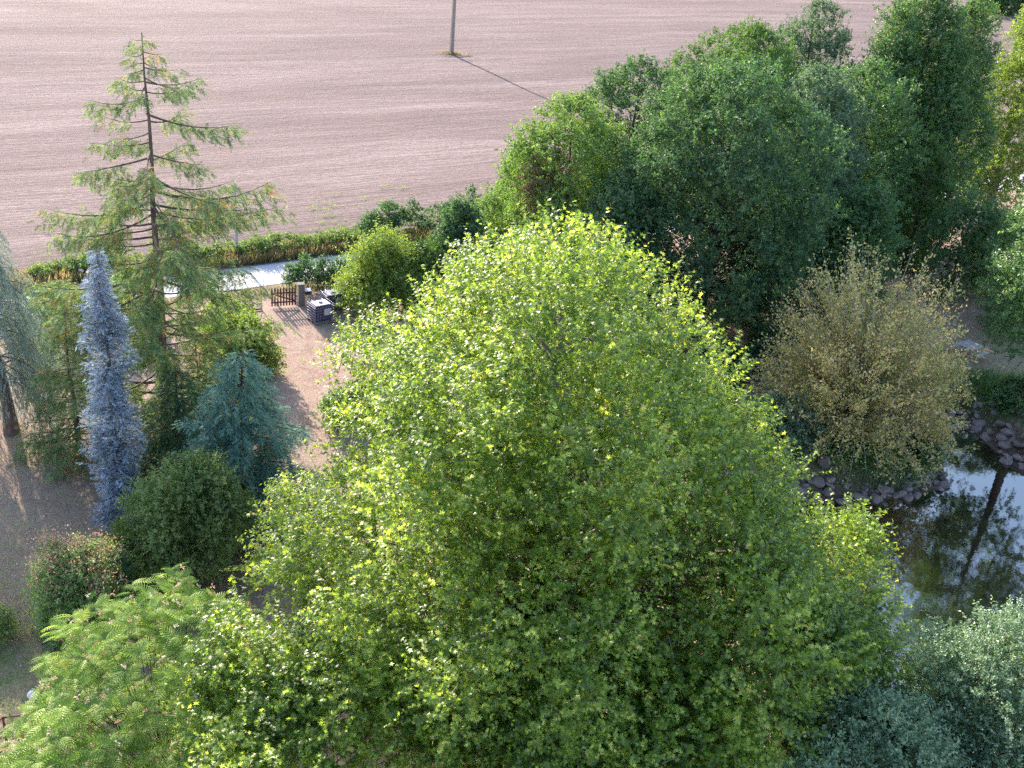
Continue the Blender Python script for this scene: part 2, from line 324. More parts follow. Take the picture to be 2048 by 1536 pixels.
# pond water sheet: overlaps the bank, which rises through it
bm = bmesh.new(); cx, cyy = POND.mean(0)
vs = []
for i in range(len(POND)):
    a, b_ = POND[i-1], POND[(i+1) % len(POND)]; t_ = b_-a; nrm_ = np.array([t_[1], -t_[0]]); nrm_ /= np.linalg.norm(nrm_)
    q = POND[i]+nrm_*.02
    vs.append(bm.verts.new((q[0], q[1], WZ+.03)))
f_ = bm.faces.new(vs); bmesh.ops.triangulate(bm, faces=[f_])
me = bpy.data.meshes.new('pond_water'); bm.to_mesh(me); bm.free()
for p_ in me.polygons:
    if p_.normal.z < 0: me.flip_normals(); break
tag(add('pond_water', me, M_water), kind='structure')

# ------------------------------------------------------------------ broadleaf trees and shrubs
def envelope(prof, z):
    zs = np.array([a for a, _ in prof]); rs_ = np.array([b for _, b in prof]); o = np.argsort(zs); return np.interp(z, zs[o], rs_[o])
def clump_points(rs, prof, n, rc, inner=.45, wob=.16, shift=(0, 0), mind=.62, lump=1., dip=.24):
    """centres of the leaf clumps, spread through the crown and denser towards its skin; local to the trunk base"""
    z0, z1 = min(a for a, _ in prof), max(a for a, _ in prof)
    ph = rs.rand(6)*6.28; pts = np.zeros((0, 3)); tries = 0
    Rm = max(b for _, b in prof); ds = lump*(.55+.16*Rm); ns = max(8, int(2.2*Rm*(z1-z0)/ds**2)); sz_ = z0+(z1-z0)*rs.rand(ns); sa = rs.rand(ns)*6.28
    SE = np.stack([envelope(prof, sz_)*np.cos(sa), envelope(prof, sz_)*np.sin(sa), sz_], 1)
    zz = np.linspace(z0, z1, 60); wgt = envelope(prof, zz)+.25; cdf = np.cumsum(wgt); cdf /= cdf[-1]
    while len(pts) < n and tries < n*40:
        tries += 1
        z = np.interp(rs.rand(), cdf, zz); az = rs.rand()*2*PI
        R = envelope(prof, z)*(1+wob*math.sin(2*az+ph[0]+z*.3)+wob*.7*math.sin(3*az+ph[1]-z*.5)+wob*.5*math.sin(5*az+ph[2]+z*.9))
        dn = np.min(np.linalg.norm(SE-np.array([R*math.cos(az), R*math.sin(az), z]), axis=1))/ds; R *= 1.09-dip*min(dn, 1.25)**2
        u = inner+(1-inner)*math.sqrt(rs.rand()); r = max(0, R-rc*.7)*u
        k = (z-z0)/(z1-z0+1e-6)
        p = np.array([r*math.cos(az)+shift[0]*(1-k), r*math.sin(az)+shift[1]*(1-k), z])
        if len(pts) and np.min(np.linalg.norm(pts-p, axis=1)) < mind*rc: continue
        pts = np.vstack([pts, p])
    return pts
def twig_leaves(rs, C, rc, core, ntw, nlf, twlen, leaf, outw=.9, upw=.45, droop=.15, flat=.8):
    """leafy shoots round every clump; returns leaf positions, directions, normals, sizes, shoots"""
    n = len(C); rcv = np.broadcast_to(rc, (n,))*(.75+.5*rs.rand(n))
    out = unit(C-core)
    d = unit(rs.randn(n, ntw, 3)+outw*out[:, None]+upw*ZUP)
    org = C[:, None]+d*rcv[:, None, None]*(.25+.75*rs.rand(n, ntw, 1)**.6)
    td = unit(d+.5*rs.randn(n, ntw, 3)*.6+np.array([0, 0, .25-droop]))
    tl = twlen*(.5+.8*rs.rand(n, ntw, 1))
    org = org.reshape(-1, 3); td = td.reshape(-1, 3); tl = tl.reshape(-1, 1)
    s = (np.arange(nlf)+rs.rand(len(org), nlf))/nlf
    pos = org[:, None]+td[:, None]*(tl*s)[..., None]
    pr = unit(np.cross(td[:, None], rs.randn(len(org), nlf, 3)))
    ld = unit(.45*td[:, None]+pr-np.array([0, 0, droop])*1.2)
    nm = unit(rs.randn(len(org), nlf, 3)*.55+flat*ZUP+.35*td[:, None])
    sz = leaf*(.6+.7*rs.rand(len(org)*nlf))
    # leaves of one shoot share part of their colour
    var = np.clip(.35*np.repeat(rs.rand(len(org)), nlf)+.65*rs.rand(len(org)*nlf), 0, 1)
    return pos.reshape(-1, 3), ld.reshape(-1, 3), nm.reshape(-1, 3), sz, var, (org, td, tl)
def wood(rs, root, H, C, r0, mat, top=.92, lean=(0, 0), every=1, limb=.3, stems=1, droop_attach=.55):
    T = Tubes(); cz = np.linspace(0, H*top, 9)
    px = lean[0]*(cz/H)+.15*np.sin(cz*.7+rs.rand()*6)*(cz/H); py = lean[1]*(cz/H)+.15*np.sin(cz*.6+rs.rand()*6)*(cz/H)
    if stems == 1:
        r = r0*(1-.9*cz/(H*top)); r[0] *= 1.35
        T.add(np.stack([px, py, cz-.15*(cz == 0)], 1), r, 9)
    else:
        for k in range(stems):
            a = 6.28*k/stems+rs.rand(); sp = .35*H
            T.add([(.1*math.cos(a), .1*math.sin(a), -.1), (.4*sp*math.cos(a), .4*sp*math.sin(a), H*.35), (.8*sp*math.cos(a), .8*sp*math.sin(a), H*.8)], [r0*.6, r0*.4, r0*.1], 6)
    T.build('trunk', mat, root)
    Bt = Tubes()
    for c in (C[::every] if len(C) > 48 else []):
        hr = math.hypot(c[0], c[1]); za = max(.18*H, min(c[2]-droop_attach*hr, H*.85)) if stems == 1 else .1*H
        a = np.array([np.interp(za, cz, px), np.interp(za, cz, py), za]) if stems == 1 else np.array([c[0]*.05, c[1]*.05, za])
        m1 = a*.6+c*.4+np.array([rs.randn()*.12*hr*.4, rs.randn()*.12*hr*.4, .12*hr]); m2 = a*.25+c*.75+rs.randn(3)*.08*hr*.4+np.array([0, 0, .06*hr])
        rr = r0*limb*(.4+.5*rs.rand())*max(.35, 1-c[2]/H)
        Bt.add([a, m1, m2, c+unit(c-a)*.3], [rr, rr*.7, rr*.45, rr*.15], 5)
    if Bt.n: Bt.build('branches', mat, root)
def broadleaf(name, label, cat, xy, H, prof, n, rc, ntw, nlf, leaf, mat, seed, r0=.25, bk=None, tpl=OVAL, twlen=.6, group=None,
              inner=.45, wob=.16, shift=(0, 0), lobes=(), holes=(), core=None, every=1, lean=(0, 0), stems=1, mind=.62, shoots=False, lump=1., dip=.24, **kw):
    rs = RS(seed); z = hz(*xy); root = empty(name, (xy[0], xy[1], z), label, cat, group)
    C = clump_points(rs, prof, n, rc, inner, wob, shift, mind, lump, dip)
    if lobes:
        E_ = []
        for lx, ly, lz, lr, ln in lobes:
            E_.append(np.array([lx, ly, lz])+unit(rs.randn(ln, 3))*lr*rs.rand(ln, 1)**.4*np.array([1, 1, .7]))
        C = np.vstack([C]+E_)
    for hx, hy, hz_, hr in holes: C = C[np.linalg.norm(C-np.array([hx, hy, hz_]), axis=1) > hr]
    if lean != (0, 0):
        C = C+np.stack([lean[0]*C[:, 2]/H, lean[1]*C[:, 2]/H, 0*C[:, 2]], 1)
    cr = np.array([0, 0, H*.4]) if core is None else np.array(core)
    P_, D_, Nn, S_, V_, sh = twig_leaves(rs, C, rc, cr, ntw, nlf, twlen, leaf, **kw)
    leaves('crown', P_, D_, Nn, S_, tpl, mat, root, rs, V_)
    wood(rs, root, H, C, r0, bk or B_brown, every=every, lean=lean, stems=stems)
    if shoots:
        T = Tubes(); org, td, tl = sh
        for i in range(0, len(org), shoots): T.add([org[i]-td[i]*.25, org[i]+td[i]*tl[i]*.9], [.012, .004], 3)
        T.build('twigs', bk or B_brown, root)
    return root, C, rs

# the big plane tree
broadleaf('plane_tree', 'huge sunlit lime green plane tree with lobed leaves filling the middle of the view', 'tree', (2.0, 29), 15.6,
    [(15.9, .5), (15.0, 2.1), (13.7, 4.1), (11.8, 6.2), (10, 7.3), (8, 8.1), (6, 8.7), (4.4, 8.5), (3.2, 6.5)], 520, 1.0, 36, 15, .13, L['plane'], 11,
    r0=.55, bk=B_grey, tpl=PALM, twlen=.8, inner=.6, wob=.10, shift=(-.1, -1.8), mind=.86, lump=.95, dip=.30, lean=(-1.0, 0), lobes=((8.5, -.2, 7.2, 1.1, 9), (7.6, -3.6, 6.6, 1.6, 20), (8.2, -4.2, 5.6, 1.4, 14), (6.0, -1.5, 8.0, 1.6, 14), (6.6, -4.2, 6.6, 1.7, 22), (-7.6, -6.4, 5.2, 1.7, 24), (-6.6, -8.2, 4.4, 1.8, 26), (0, -6.2, 4.6, 3.4, 70), (3.8, -5.5, 4.6, 2.4, 36), (-3.8, -5.5, 4.6, 2.6, 40), (5.2, -6.2, 4.9, 1.7, 20), (0, -8.6, 4.2, 2.4, 30), (0, 0, 9, 3.5, 50), (0, 0, 5.5, 4, 50)),
    holes=((-.6, -6.8, 6.3, 1.5), (1.2, -6.9, 6.1, 1.2)), core=(0, 0, 4.5), every=3, outw=.9, upw=.55, droop=.1, shoots=9)

# woodland behind, each tree its own
def forest(xy, H, R, label, mat, seed, zlow=.16, n=None, leaf=.17, rc=1.0, name='deciduous_tree', tone=1., shape='round', **kw):
    if shape == 'round': prof = [(H, .15*R), (H*.95, .5*R), (H*.86, .8*R), (H*.68, 1.*R), (H*.45, 1.03*R), (H*.28, .85*R), (H*zlow, .5*R)]
    elif shape == 'column': prof = [(H, .12*R), (H*.93, .38*R), (H*.8, .68*R), (H*.6, .95*R), (H*.4, 1.05*R), (H*.2, .9*R), (H*zlow, .6*R)]
    else: prof = shape
    n = n or int(26*R*H/10)
    args = dict(r0=.018*H+.05, twlen=.55, ntw=30, nlf=12, every=2, outw=.9, upw=.5); args.update(kw)
    ntw = args.pop('ntw'); nlf = args.pop('nlf')
    return broadleaf(name, label, 'tree', xy, H, prof, n, rc, ntw, nlf, leaf, mat, seed, **args)
forest((10.7, 60.5), 15.6, 6.3, 'broad dark green oak with a rounded crown, largest tree at the front of the wood', L['oak'], 21, n=380, rc=1.0, lump=.8, dip=.18, leaf=.165, name='oak_tree', bk=B_dark)
forest((2.2, 63.5), 12.4, 4.0, 'pale green rounded tree at the field end of the wood, left of the dark oak', L['light'], 22, n=150)
forest((6.2, 71), 13.2, 4.4, 'dark bluish tree top showing between the pale end tree and the oak', L['oak'], 23, n=170)
forest((13.8, 76), 15.4, 5.7, 'mid green round tree standing behind the oak beside the field', L['back'], 24, n=290)
forest((19.6, 84.5), 16.9, 4.4, 'grey green tree with a jagged spiky top behind the wood, next to the poplars', L['grey'], 25, n=190, shape='column')
forest((17.0, 69), 14.2, 4.4, 'dark grey green tree in the gap between the oak and the poplars', L['grey'], 26, n=220, bk=B_dark)
forest((5.3, 59.2), 9.2, 3.0, 'dark green lower tree tucked under the left side of the oak', L['oak'], 27, n=110)
forest((19.2, 63.5), 8.8, 2.6, 'small mid green tree with a bare dark leaning trunk behind the olive willow', L['poplar'], 28, n=75, zlow=.34, bk=B_dark, lean=(.8, 0))
forest((24.3, 80), 18.4, 2.8, zlow=.05, label='tall poplar with a pale pointed top, left stem of the poplar clump', mat=L['poplar'], seed=31, n=230, shape='column', name='poplar_tree', group='poplars at the edge of the wood', leaf=.165)
forest((27.0, 81.2), 20.6, 3.3, zlow=.05, label='tallest poplar, its crown cut off by the upper edge of the view', mat=L['poplar'], seed=32, n=300, shape='column', name='poplar_tree', group='poplars at the edge of the wood', leaf=.165)
forest((30.4, 82.6), 19.4, 3.0, zlow=.05, label='poplar just behind and right of the tallest one, slim crown', mat=L['poplar'], seed=33, n=230, shape='column', name='poplar_tree', group='poplars at the edge of the wood', leaf=.165)
forest((37.2, 88), 18.5, 3.6, 'yellow green poplar at the right edge of the view with loose sunlit foliage', L['lime'], 34, n=200, shape='column', name='poplar_tree', group='poplars at the edge of the wood', leaf=.165, bk=B_grey)
forest((27.9, 54.3), 14.0, 3.9, 'soft bluish green tree overhanging the pond from the right edge', L['poplar'], 35, n=105, zlow=.30, bk=B_brown, lean=(-.3, 0))
forest((33.0, 97), 12, 4.0, 'dark tree seen through the gap between two poplars', L['grey'], 36, n=110)
forest((32.5, 73), 5.0, 2.2, 'low yellow green tree in the clearing below the right edge poplar', L['lime'], 38, n=60)
forest((96.5, 249), 9, 7, 'far dark bushy tree at the upper right corner beyond the field', L['oak'], 37, n=90, rc=1.7, leaf=.6, zlow=.05, ntw=14)

forest((21.6, 73.5), 14.2, 3.9, 'mid height green tree filling the gap left of the poplars', L['poplar'], 131, zlow=.06)
forest((27.8, 77), 8.6, 3.0, 'low leafy tree at the feet of the poplars', L['back'], 132, zlow=.05)
forest((20.8, 66.5), 7.2, 2.4, 'dark green understorey tree right of the bare leaning trunk', L['oak'], 133, zlow=.08)
forest((31.2, 66), 7.0, 2.7, 'green understorey tree beyond the picnic table', L['poplar'], 134, zlow=.06)
forest((29.3, 71.5), 7.0, 2.6, 'rounded green tree on the bare ground right of the poplar feet', L['poplar'], 136, zlow=.05)
forest((14.6, 63), 7.5, 3.0, 'dark understorey tree at the right foot of the oak', L['oak'], 135, zlow=.05)
# shrubs and small trees
def shrub(xy, H, R, label, mat, seed, n=None, leaf=.16, rc=.55, name='shrub', cat='shrub', prof=None, **kw):
    prof = prof or [(H, .25*R), (H*.88, .7*R), (H*.6, R), (H*.3, .98*R), (H*.08, .75*R)]
    leaf = leaf*.78; args = dict(r0=.07, twlen=.38, ntw=20, nlf=11, every=3, stems=4, inner=.3, wob=.27, lump=.8, mind=.72); args.update(kw)
    ntw = args.pop('ntw'); nlf = args.pop('nlf')
    return broadleaf(name, label, cat, xy, H, prof, n or int(22*R*H), rc, ntw, nlf, leaf, mat, seed, **args)
shrub((-1.0, 68), 5.4, 2.9, 'pale yellow green bush spilling from the wood end onto the field edge', L['light'], 41, n=150, leaf=.2, rc=.7)
shrub((-.4, 72.5), 7.2, 2.8, 'light green feathery bush at the tip of the wood, highest along the lane', L['light'], 42, n=120, leaf=.2, rc=.75)
shrub((2.6, 60.0), 4.6, 2.5, 'low tangled olive bush below the pale end tree', L['bush'], 43, n=110, leaf=.2, rc=.7)
shrub((1.1, 62.6), 10.2, 1.5, 'thin reddish brown half bare tree in front of the pale end tree', L['red'], 44, n=60, leaf=.16, rc=.7, cat='tree', name='small_tree', ntw=14, prof=[(10.2, .4), (8.8, 1.5), (7, 1.6), (5, 1.)])
shrub((-4.0, 62.5), 6.3, 1.55, 'small dark green egg shaped tree standing alone beside the lane', L['oak'], 45, n=120, leaf=.2, rc=.55, cat='tree', name='small_tree', stems=1, prof=[(6.3, .3), (5.5, 1.0), (4, 1.55), (2.6, 1.5), (1.2, .9)])
shrub((-8.0, 58.9), 4.3, 2.1, 'loose yellow green fruit tree with upright shoots beside the water tanks', L['lime'], 46, dip=.42, n=125, leaf=.17, rc=.6, cat='tree', name='fruit_tree', ntw=22, upw=1.8, twlen=.95, outw=.5, wob=.42, mind=.8, lump=.8, prof=[(4.7, .5), (4, 1.6), (2.8, 2.5), (1.6, 2.3), (.7, 1.2)])
shrub((-9.3, 59.6), 2.9, 1.2, 'low yellow green shoots leaning over the rear water tank', L['lime'], 147, n=45, leaf=.17, rc=.45, ntw=20, upw=1.6, twlen=.8)
shrub((-5.6, 60.6), 3.9, 2.2, 'mid green bush between the fruit tree and the dark egg shaped tree', L['back'], 47, n=120, leaf=.18, rc=.6)
shrub((-7.5, 46.3), 1.6, 1.1, 'glossy rounded shrub on the dry lawn at the foot of the plane tree', L['shine'], 48, n=60, leaf=.15, rc=.4)
shrub((-13.6, 50.8), 2.7, 1.35, 'bright green shrub at the lawn edge below the wire fence', L['lime'], 49, n=90, leaf=.15, rc=.5)
shrub((-15.2, 52.6), 2.6, 2.0, 'yellow green shrub behind the redwood beside the wire fence', L['lime'], 50, n=80, leaf=.15, rc=.5)
shrub((-21.5, 55.5), 2.6, 2.0, 'dark shrub with yellow tips near the lane, left of the redwood', L['shine'], 51, n=70, leaf=.16, rc=.5)
shrub((-24.5, 53), 2.4, 1.8, 'grey green shrub behind the weeping cedar', L['bush'], 52, n=60, leaf=.16, rc=.5)
shrub((-11.45, 33.7), 4.6, 2.15, 'large dense olive green bush in front of the blue spruce', L['bush'], 53, dip=.34, n=330, leaf=.13, rc=.55, ntw=22, name='large_bush', cat='bush', prof=[(4.6, .5), (4.2, 1.3), (3.2, 2.1), (1.8, 2.2), (.5, 1.5)])
shrub((-13.65, 33.0), 2.1, .62, 'small lime green bush squeezed between spruce foot and large bush', L['lime'], 54, n=45, leaf=.12, rc=.35)
_, Cf, rsf = shrub((-14.35, 30.5), 2.6, 2.05, 'flowering shrub with faded pinkish brown plumes on the lower left lawn', L['shine'], 55, dip=.4, n=150, leaf=.12, rc=.42, name='flowering_shrub')
root = _
tops = Cf[(Cf[:, 2] > 1.5)]*np.array([1.12, 1.12, 1.])
pp = tops[rsf.randint(len(tops), size=4200)]+rsf.randn(4200, 3)*np.array([.22, .22, .20])+np.array([-.1, .1, .48])
leaves('blossoms', pp, rsf.randn(4200, 3)+np.array([0, 0, .6]), rsf.randn(4200, 3), .085, OVAL, L['plume'], root, rsf)
shrub((-13.0, 30.9), 2.5, .34, 'slim dark green columnar cypress beside the flowering shrub', L['dark'], 56, n=60, leaf=.14, rc=.24, name='columnar_cypress', cat='conifer', tpl=FROND, ntw=14, nlf=6, stems=1, upw=1.4, prof=[(2.5, .08), (1.9, .28), (1, .36), (.15, .3)])
_, Cm, rsm = shrub((-16.9, 29.0), 1.0, .6, 'low plant with one magenta bloom at the left edge of the lawn', L['bush'], 57, n=20, leaf=.12, rc=.3, name='flower_plant', cat='plant')
qq = Cm[rsm.randint(len(Cm), size=60)]*np.array([.5, .5, 1])+np.array([.15, -.1, .3])+rsm.randn(60, 3)*.08
leaves('blossom', qq, rsm.randn(60, 3), rsm.randn(60, 3), .07, OVAL, L['magenta'], _, rsm)
shrub((13.4, 47.6), 2.5, 1.8, 'blue green leafy bush at the left foot of the willow', L['grey'], 58, n=90, leaf=.17, rc=.5)
shrub((21.2, 49.2), 1.2, 1.1, 'bright green low bush at the waterside tip of the bank', L['poplar'], 59, n=40, leaf=.15, rc=.4)
shrub((28.2, 55.0), 1.3, 1.6, 'dark green low bush on the grass bank right of the pond inlet', L['poplar'], 60, n=50, leaf=.16, rc=.4)
shrub((14.8, 57.5), 2.2, 2.0, 'shaded undergrowth bush under the oak, right side', L['oak'], 61, n=60, leaf=.2, rc=.5)
shrub((11.0, 54.8), 1.9, 1.7, 'shaded undergrowth bush in front of the oak trunk', L['oak'], 62, n=50, leaf=.2, rc=.5)

# holm trees near the lower right corner
broadleaf('holm_oak', 'grey green small leaved tree with sunlit pointed top in the lower right corner', 'tree', (14.2, 23.7), 8.9,
    [(8.5, .2), (7.8, .9), (6.7, 2.0), (5.2, 2.9), (3.6, 3.2), (2, 2.8)], 340, .58, 32, 13, .09, L['holm'], 71, r0=.2, dip=.36, lump=.8, twlen=.5, every=3, inner=.4, wob=.2, upw=.9, droop=0., group='small leaved grey trees by the pond')
broadleaf('holm_oak', 'darker bluish lower tree beside the plane tree at the bottom edge', 'tree', (10.6, 22.6), 5.9,
    [(6.1, .4), (5.5, 1.7), (4.5, 2.8), (3.2, 3.4), (1.6, 2.8)], 340, .62, 30, 13, .09, L['holm'], 72, r0=.18, dip=.34, lump=.8, twlen=.45, every=3, inner=.4, wob=.2, upw=.7, droop=0., group='small leaved grey trees by the pond')

# ------------------------------------------------------------------ willow with thin upright stems
def willow():
    rs = RS(81); x0, y0 = 17.6, 50.0; root = empty('willow_tree', (x0, y0, hz(x0, y0)), 'sparse olive brown willow with many thin bare stems on the stony bank', 'tree')
    T = Tubes(); Tw = Tubes(); pos = []; dr = []
    for k in range(9):
        a = k*.7+rs.rand()*.4; l = 1.6+rs.rand()*1.2
        T.add([(0, 0, -.2), (l*.3*math.cos(a), l*.3*math.sin(a), 1.2), (l*math.cos(a), l*math.sin(a), 3.6)], [.16, .12, .05], 6)
    for k in range(520):
        a = rs.rand()*2*PI; el = rs.rand()**.75                      # 0 = upright, 1 = outwards
        st = np.array([math.cos(a)*.25*el*4, math.sin(a)*.25*el*4, .6+rs.rand()*2.4*(1-el*.5)])
        Ln = (9.3-3.4*el)*(.72+.32*rs.rand()); hd = np.array([math.cos(a), math.sin(a), 0])
        th = math.radians(10+62*el); v = hd*math.sin(th)+ZUP*math.cos(th)
        s = np.linspace(0, 1, 6)[:, None]; dz = -(.25+2.6*el*el)*s*s
        pts = st+v*Ln*.92*s*np.array([1., 1., 1.])+ZUP*dz+np.cumsum(rs.randn(6, 3)*.09, 0)*s
        pts[:, 0] = np.where(pts[:, 0] > 3.2, 3.2+(pts[:, 0]-3.2)*.45, pts[:, 0]); pts[:, 2] = np.maximum(pts[:, 2], -.9)
        T2 = Tw; T2.add(pts, np.linspace(.032, .005, 6), 3)
        for j in range(2):
            i0 = rs.randint(2, 5); q = pts[i0]; dv = unit(v+rs.randn(3)*.5)
            e = q+dv*(.9+rs.rand()*.8); Tw.add([q, (q+e)/2+rs.randn(3)*.08, e], [.014, .009, .003], 3)
            u = rs.rand(22, 1); pos.append(q+(e-q)*u+rs.randn(22, 3)*.08); dr.append(dv+rs.randn(22, 3)*.8)
        u = .25+.75*rs.rand(62, 1); idx = u[:, 0]*5; i_ = np.minimum(idx.astype(int), 4); f = (idx-i_)[:, None]
        pos.append(pts[i_]*(1-f)+pts[i_+1]*f+rs.randn(62, 3)*.15); dr.append(v+rs.randn(62, 3)*.8)
    pos = np.concatenate(pos); dr = np.concatenate(dr); n = len(pos)
    leaves('crown', pos, dr, rs.randn(n, 3)+ZUP*.5, .14*(.6+.8*rs.rand(n)), OVAL, L['willow'], root, rs)
    T.build('trunk', B_grey, root); Tw.build('branches', B_twig, root)
willow()

# ------------------------------------------------------------------ conifers
def conifer(name, label, xy, H, limbs, lenf, mat, seed, r0, bk, slope=(.05, -.25), hang=.4, bl=(.5, .28), bstep=.28, fr=.32, tpl=FROND,
            zr=(.08, .97), side=.9, nfr=5, trunk_tip=1., lean=(0, 0), gaps=None, normal_up=.8, az_gap=None, ls=(.8, .35), bare=.2):
    rs = RS(seed); root = empty(name, (xy[0], xy[1], hz(*xy)), label, 'conifer')
    T = Tubes(); zz = np.linspace(0, H*trunk_tip, 12); px = lean[0]*(zz/H)**1.2+.05*np.sin(zz); py = lean[1]*(zz/H)
    rr = r0*(1-.93*zz/(H*trunk_tip)); rr[0] *= 1.3; T.add(np.stack([px, py, zz-.2*(zz == 0)], 1), rr, 9); T.build('trunk', bk, root)
    Bt = Tubes(); P_, D_, N_ = [], [], []
    for k in range(limbs):
        u = (k+rs.rand())/limbs; z = H*(zr[0]+(zr[1]-zr[0])*u); az = k*2.399+rs.randn()*.35
        if gaps and any(a < z < b and rs.rand() < c for a, b, c in gaps): continue
        Ln = lenf(z/H)*(ls[0]+ls[1]*rs.rand()*1.2)
        if az_gap: Ln *= az_gap(az, z)
        if Ln < .12: continue
        hd = np.array([math.cos(az), math.sin(az), 0]); base = np.array([np.interp(z, zz, px), np.interp(z, zz, py), z])
        s = np.linspace(0, 1, 7)[:, None]; a_, b_ = slope; wv = rs.randn()*.08
        pts = base+hd*Ln*s+ZUP*Ln*(a_*s+b_*s*s)+np.cross(hd, ZUP)*Ln*wv*np.sin(s*3)
        Bt.add(pts, np.linspace(max(.010, .011*Ln+.012), .005, 7), 4)
        nb = max(3, int(Ln/bstep)); sb = bare+(1.-bare)*(np.arange(nb)+rs.rand(nb))/nb
        for i, sv in enumerate(sb):
            f = sv*6; i0 = min(int(f), 5); q = pts[i0]*(1-f+i0)+pts[i0+1]*(f-i0)
            sg = 1 if i % 2 else -1; bd = unit(hd*(.55+.5*rs.rand())+np.cross(hd, ZUP)*sg*side*(.5+.7*rs.rand())+ZUP*(-hang*(.4+.8*rs.rand())))
            l = (bl[0]+bl[1]*Ln*(1-sv*.6))*(.6+.7*rs.rand()); m = max(2, int(nfr*l/.6))
            t = (np.arange(m)+rs.rand(m))[:, None]/m; pp = q+bd*l*t+ZUP*(-hang*.5*l)*t*t+rs.randn(m, 3)*.05
            P_.append(pp); D_.append(bd+rs.randn(m, 3)*.45-ZUP*hang*.5*t); N_.append(ZUP*normal_up+rs.randn(m, 3)*.4)
    Bt.build('branches', bk, root)
    P_ = np.concatenate(P_); D_ = np.concatenate(D_); N_ = np.concatenate(N_); n = len(P_)
    leaves('crown', P_, D_, N_, fr*(.6+.75*rs.rand(n)), tpl, mat, root, rs)
    return root
# the redwood: open tiers above, dense skirts below
def lseq(h): return float(np.interp(h, [0, .12, .3, .48, .62, .68, .80, .86, .93, 1], [3.8, 4.9, 5.2, 5.2, 5.0, 4.5, 2.8, 2.5, 1.3, .25]))
conifer('redwood_tree', 'tall open crowned conifer with rusty tinged drooping sprays, tallest tree on the left', (-15.05, 42.3), 18.2, 150, lseq, L['seq'], 91, .25, B_red,
        slope=(-.34, .34), hang=.6, bl=(.34, .15), bstep=.15, fr=.27, side=.75, nfr=11, az_gap=lambda a, z: (.92+.19*math.cos(a)) if z > 9.6 or math.cos(a) < .2 else .80, zr=(.05, .995), gaps=((13.9, 14.7, .8), (12.7, 13.2, .7), (15.2, 15.8, .6), (9.5, 12.5, .15)), ls=(.5, .62), bare=.28)
conifer('redwood_sapling', 'low green conifer skirt of the thicket right behind the redwood trunk', (-14.2, 44.2), 5.2, 60, lambda h: 2.6*(1-h)+.3, L['seq'], 97, .1, B_red, slope=(-.05, .05), hang=.4, bl=(.3, .2), bstep=.17, fr=.26, nfr=9, zr=(.03, .98))
def lcol(h): return float(np.interp(h, [0, .1, .4, .62, .8, .93, 1], [.6, .82, .84, .82, .66, .34, .08]))
conifer('blue_spruce', 'narrow silvery blue spruce column standing in front of the redwood', (-14.88, 35.95), 11.9, 900, lcol, L['spruce'], 92, .15, B_brown,
        slope=(-.25, .12), hang=.15, bl=(.13, .14), bstep=.075, fr=.17, tpl=NEEDLE, side=.8, nfr=8, zr=(.02, .99), ls=(.62, .32), normal_up=.3, bare=.15, gaps=((7.5, 8.1, .6), (4.9, 5.3, .5), (3.2, 3.7, .5)), az_gap=lambda a, z: 1+.36*math.sin(a*2+z*1.6)+.28*math.sin(a*3-z*2.7))
def latl(h): return float(np.interp(h, [0, .2, .45, .7, .9, 1], [2.7, 3.0, 2.6, 1.6, .8, .2]))
conifer('blue_cedar', 'blue green cedar with layered drooping branches in front of the dry lawn', (-10.35, 37.4), 7.8, 135, latl, L['atlas'], 93, .17, B_brown,
        slope=(.28, -.42), hang=.55, bl=(.34, .18), bstep=.13, fr=.22, tpl=FROND, side=.75, nfr=15, zr=(.04, .98), ls=(.6, .5))
def lweep(h): return float(np.interp(h, [0, .12, .3, .6, .85, 1], [0.1, 1.8, 2.8, 2.6, 1.3, .2]))
conifer('weeping_cedar', 'grey blue weeping cedar with hanging curtains of needles at the left edge', (-22.3, 42.6), 11.6, 92, lweep, L['weep'], 94, .30, B_red,
        slope=(.22, -.5), hang=1.9, bl=(.9, .28), bstep=.12, fr=.26, tpl=HANG, side=.5, nfr=10, zr=(.22, .98), ls=(.6, .5), lean=(-.9, 0))
conifer('dark_conifer', 'dense shaded conifer in the hollow between the redwood and the blue cedar', (-13.6, 39.6), 5.6, 90, lambda h: 2.3*(1-h)+.3, L['dark'], 95, .14, B_dark,
        slope=(.0, -.15), hang=.4, bl=(.3, .2), bstep=.17, fr=.26, nfr=8, zr=(.03, .98))
conifer('young_redwood', 'young green conifer between the weeping cedar and the blue spruce', (-18.7, 41.2), 7.2, 100, lambda h: 2.2*(1-h)**.8+.2, L['seq'], 96, .14, B_red,
        slope=(.0, -.1), hang=.45, bl=(.3, .2), bstep=.18, fr=.28, nfr=8, zr=(.03, .98))

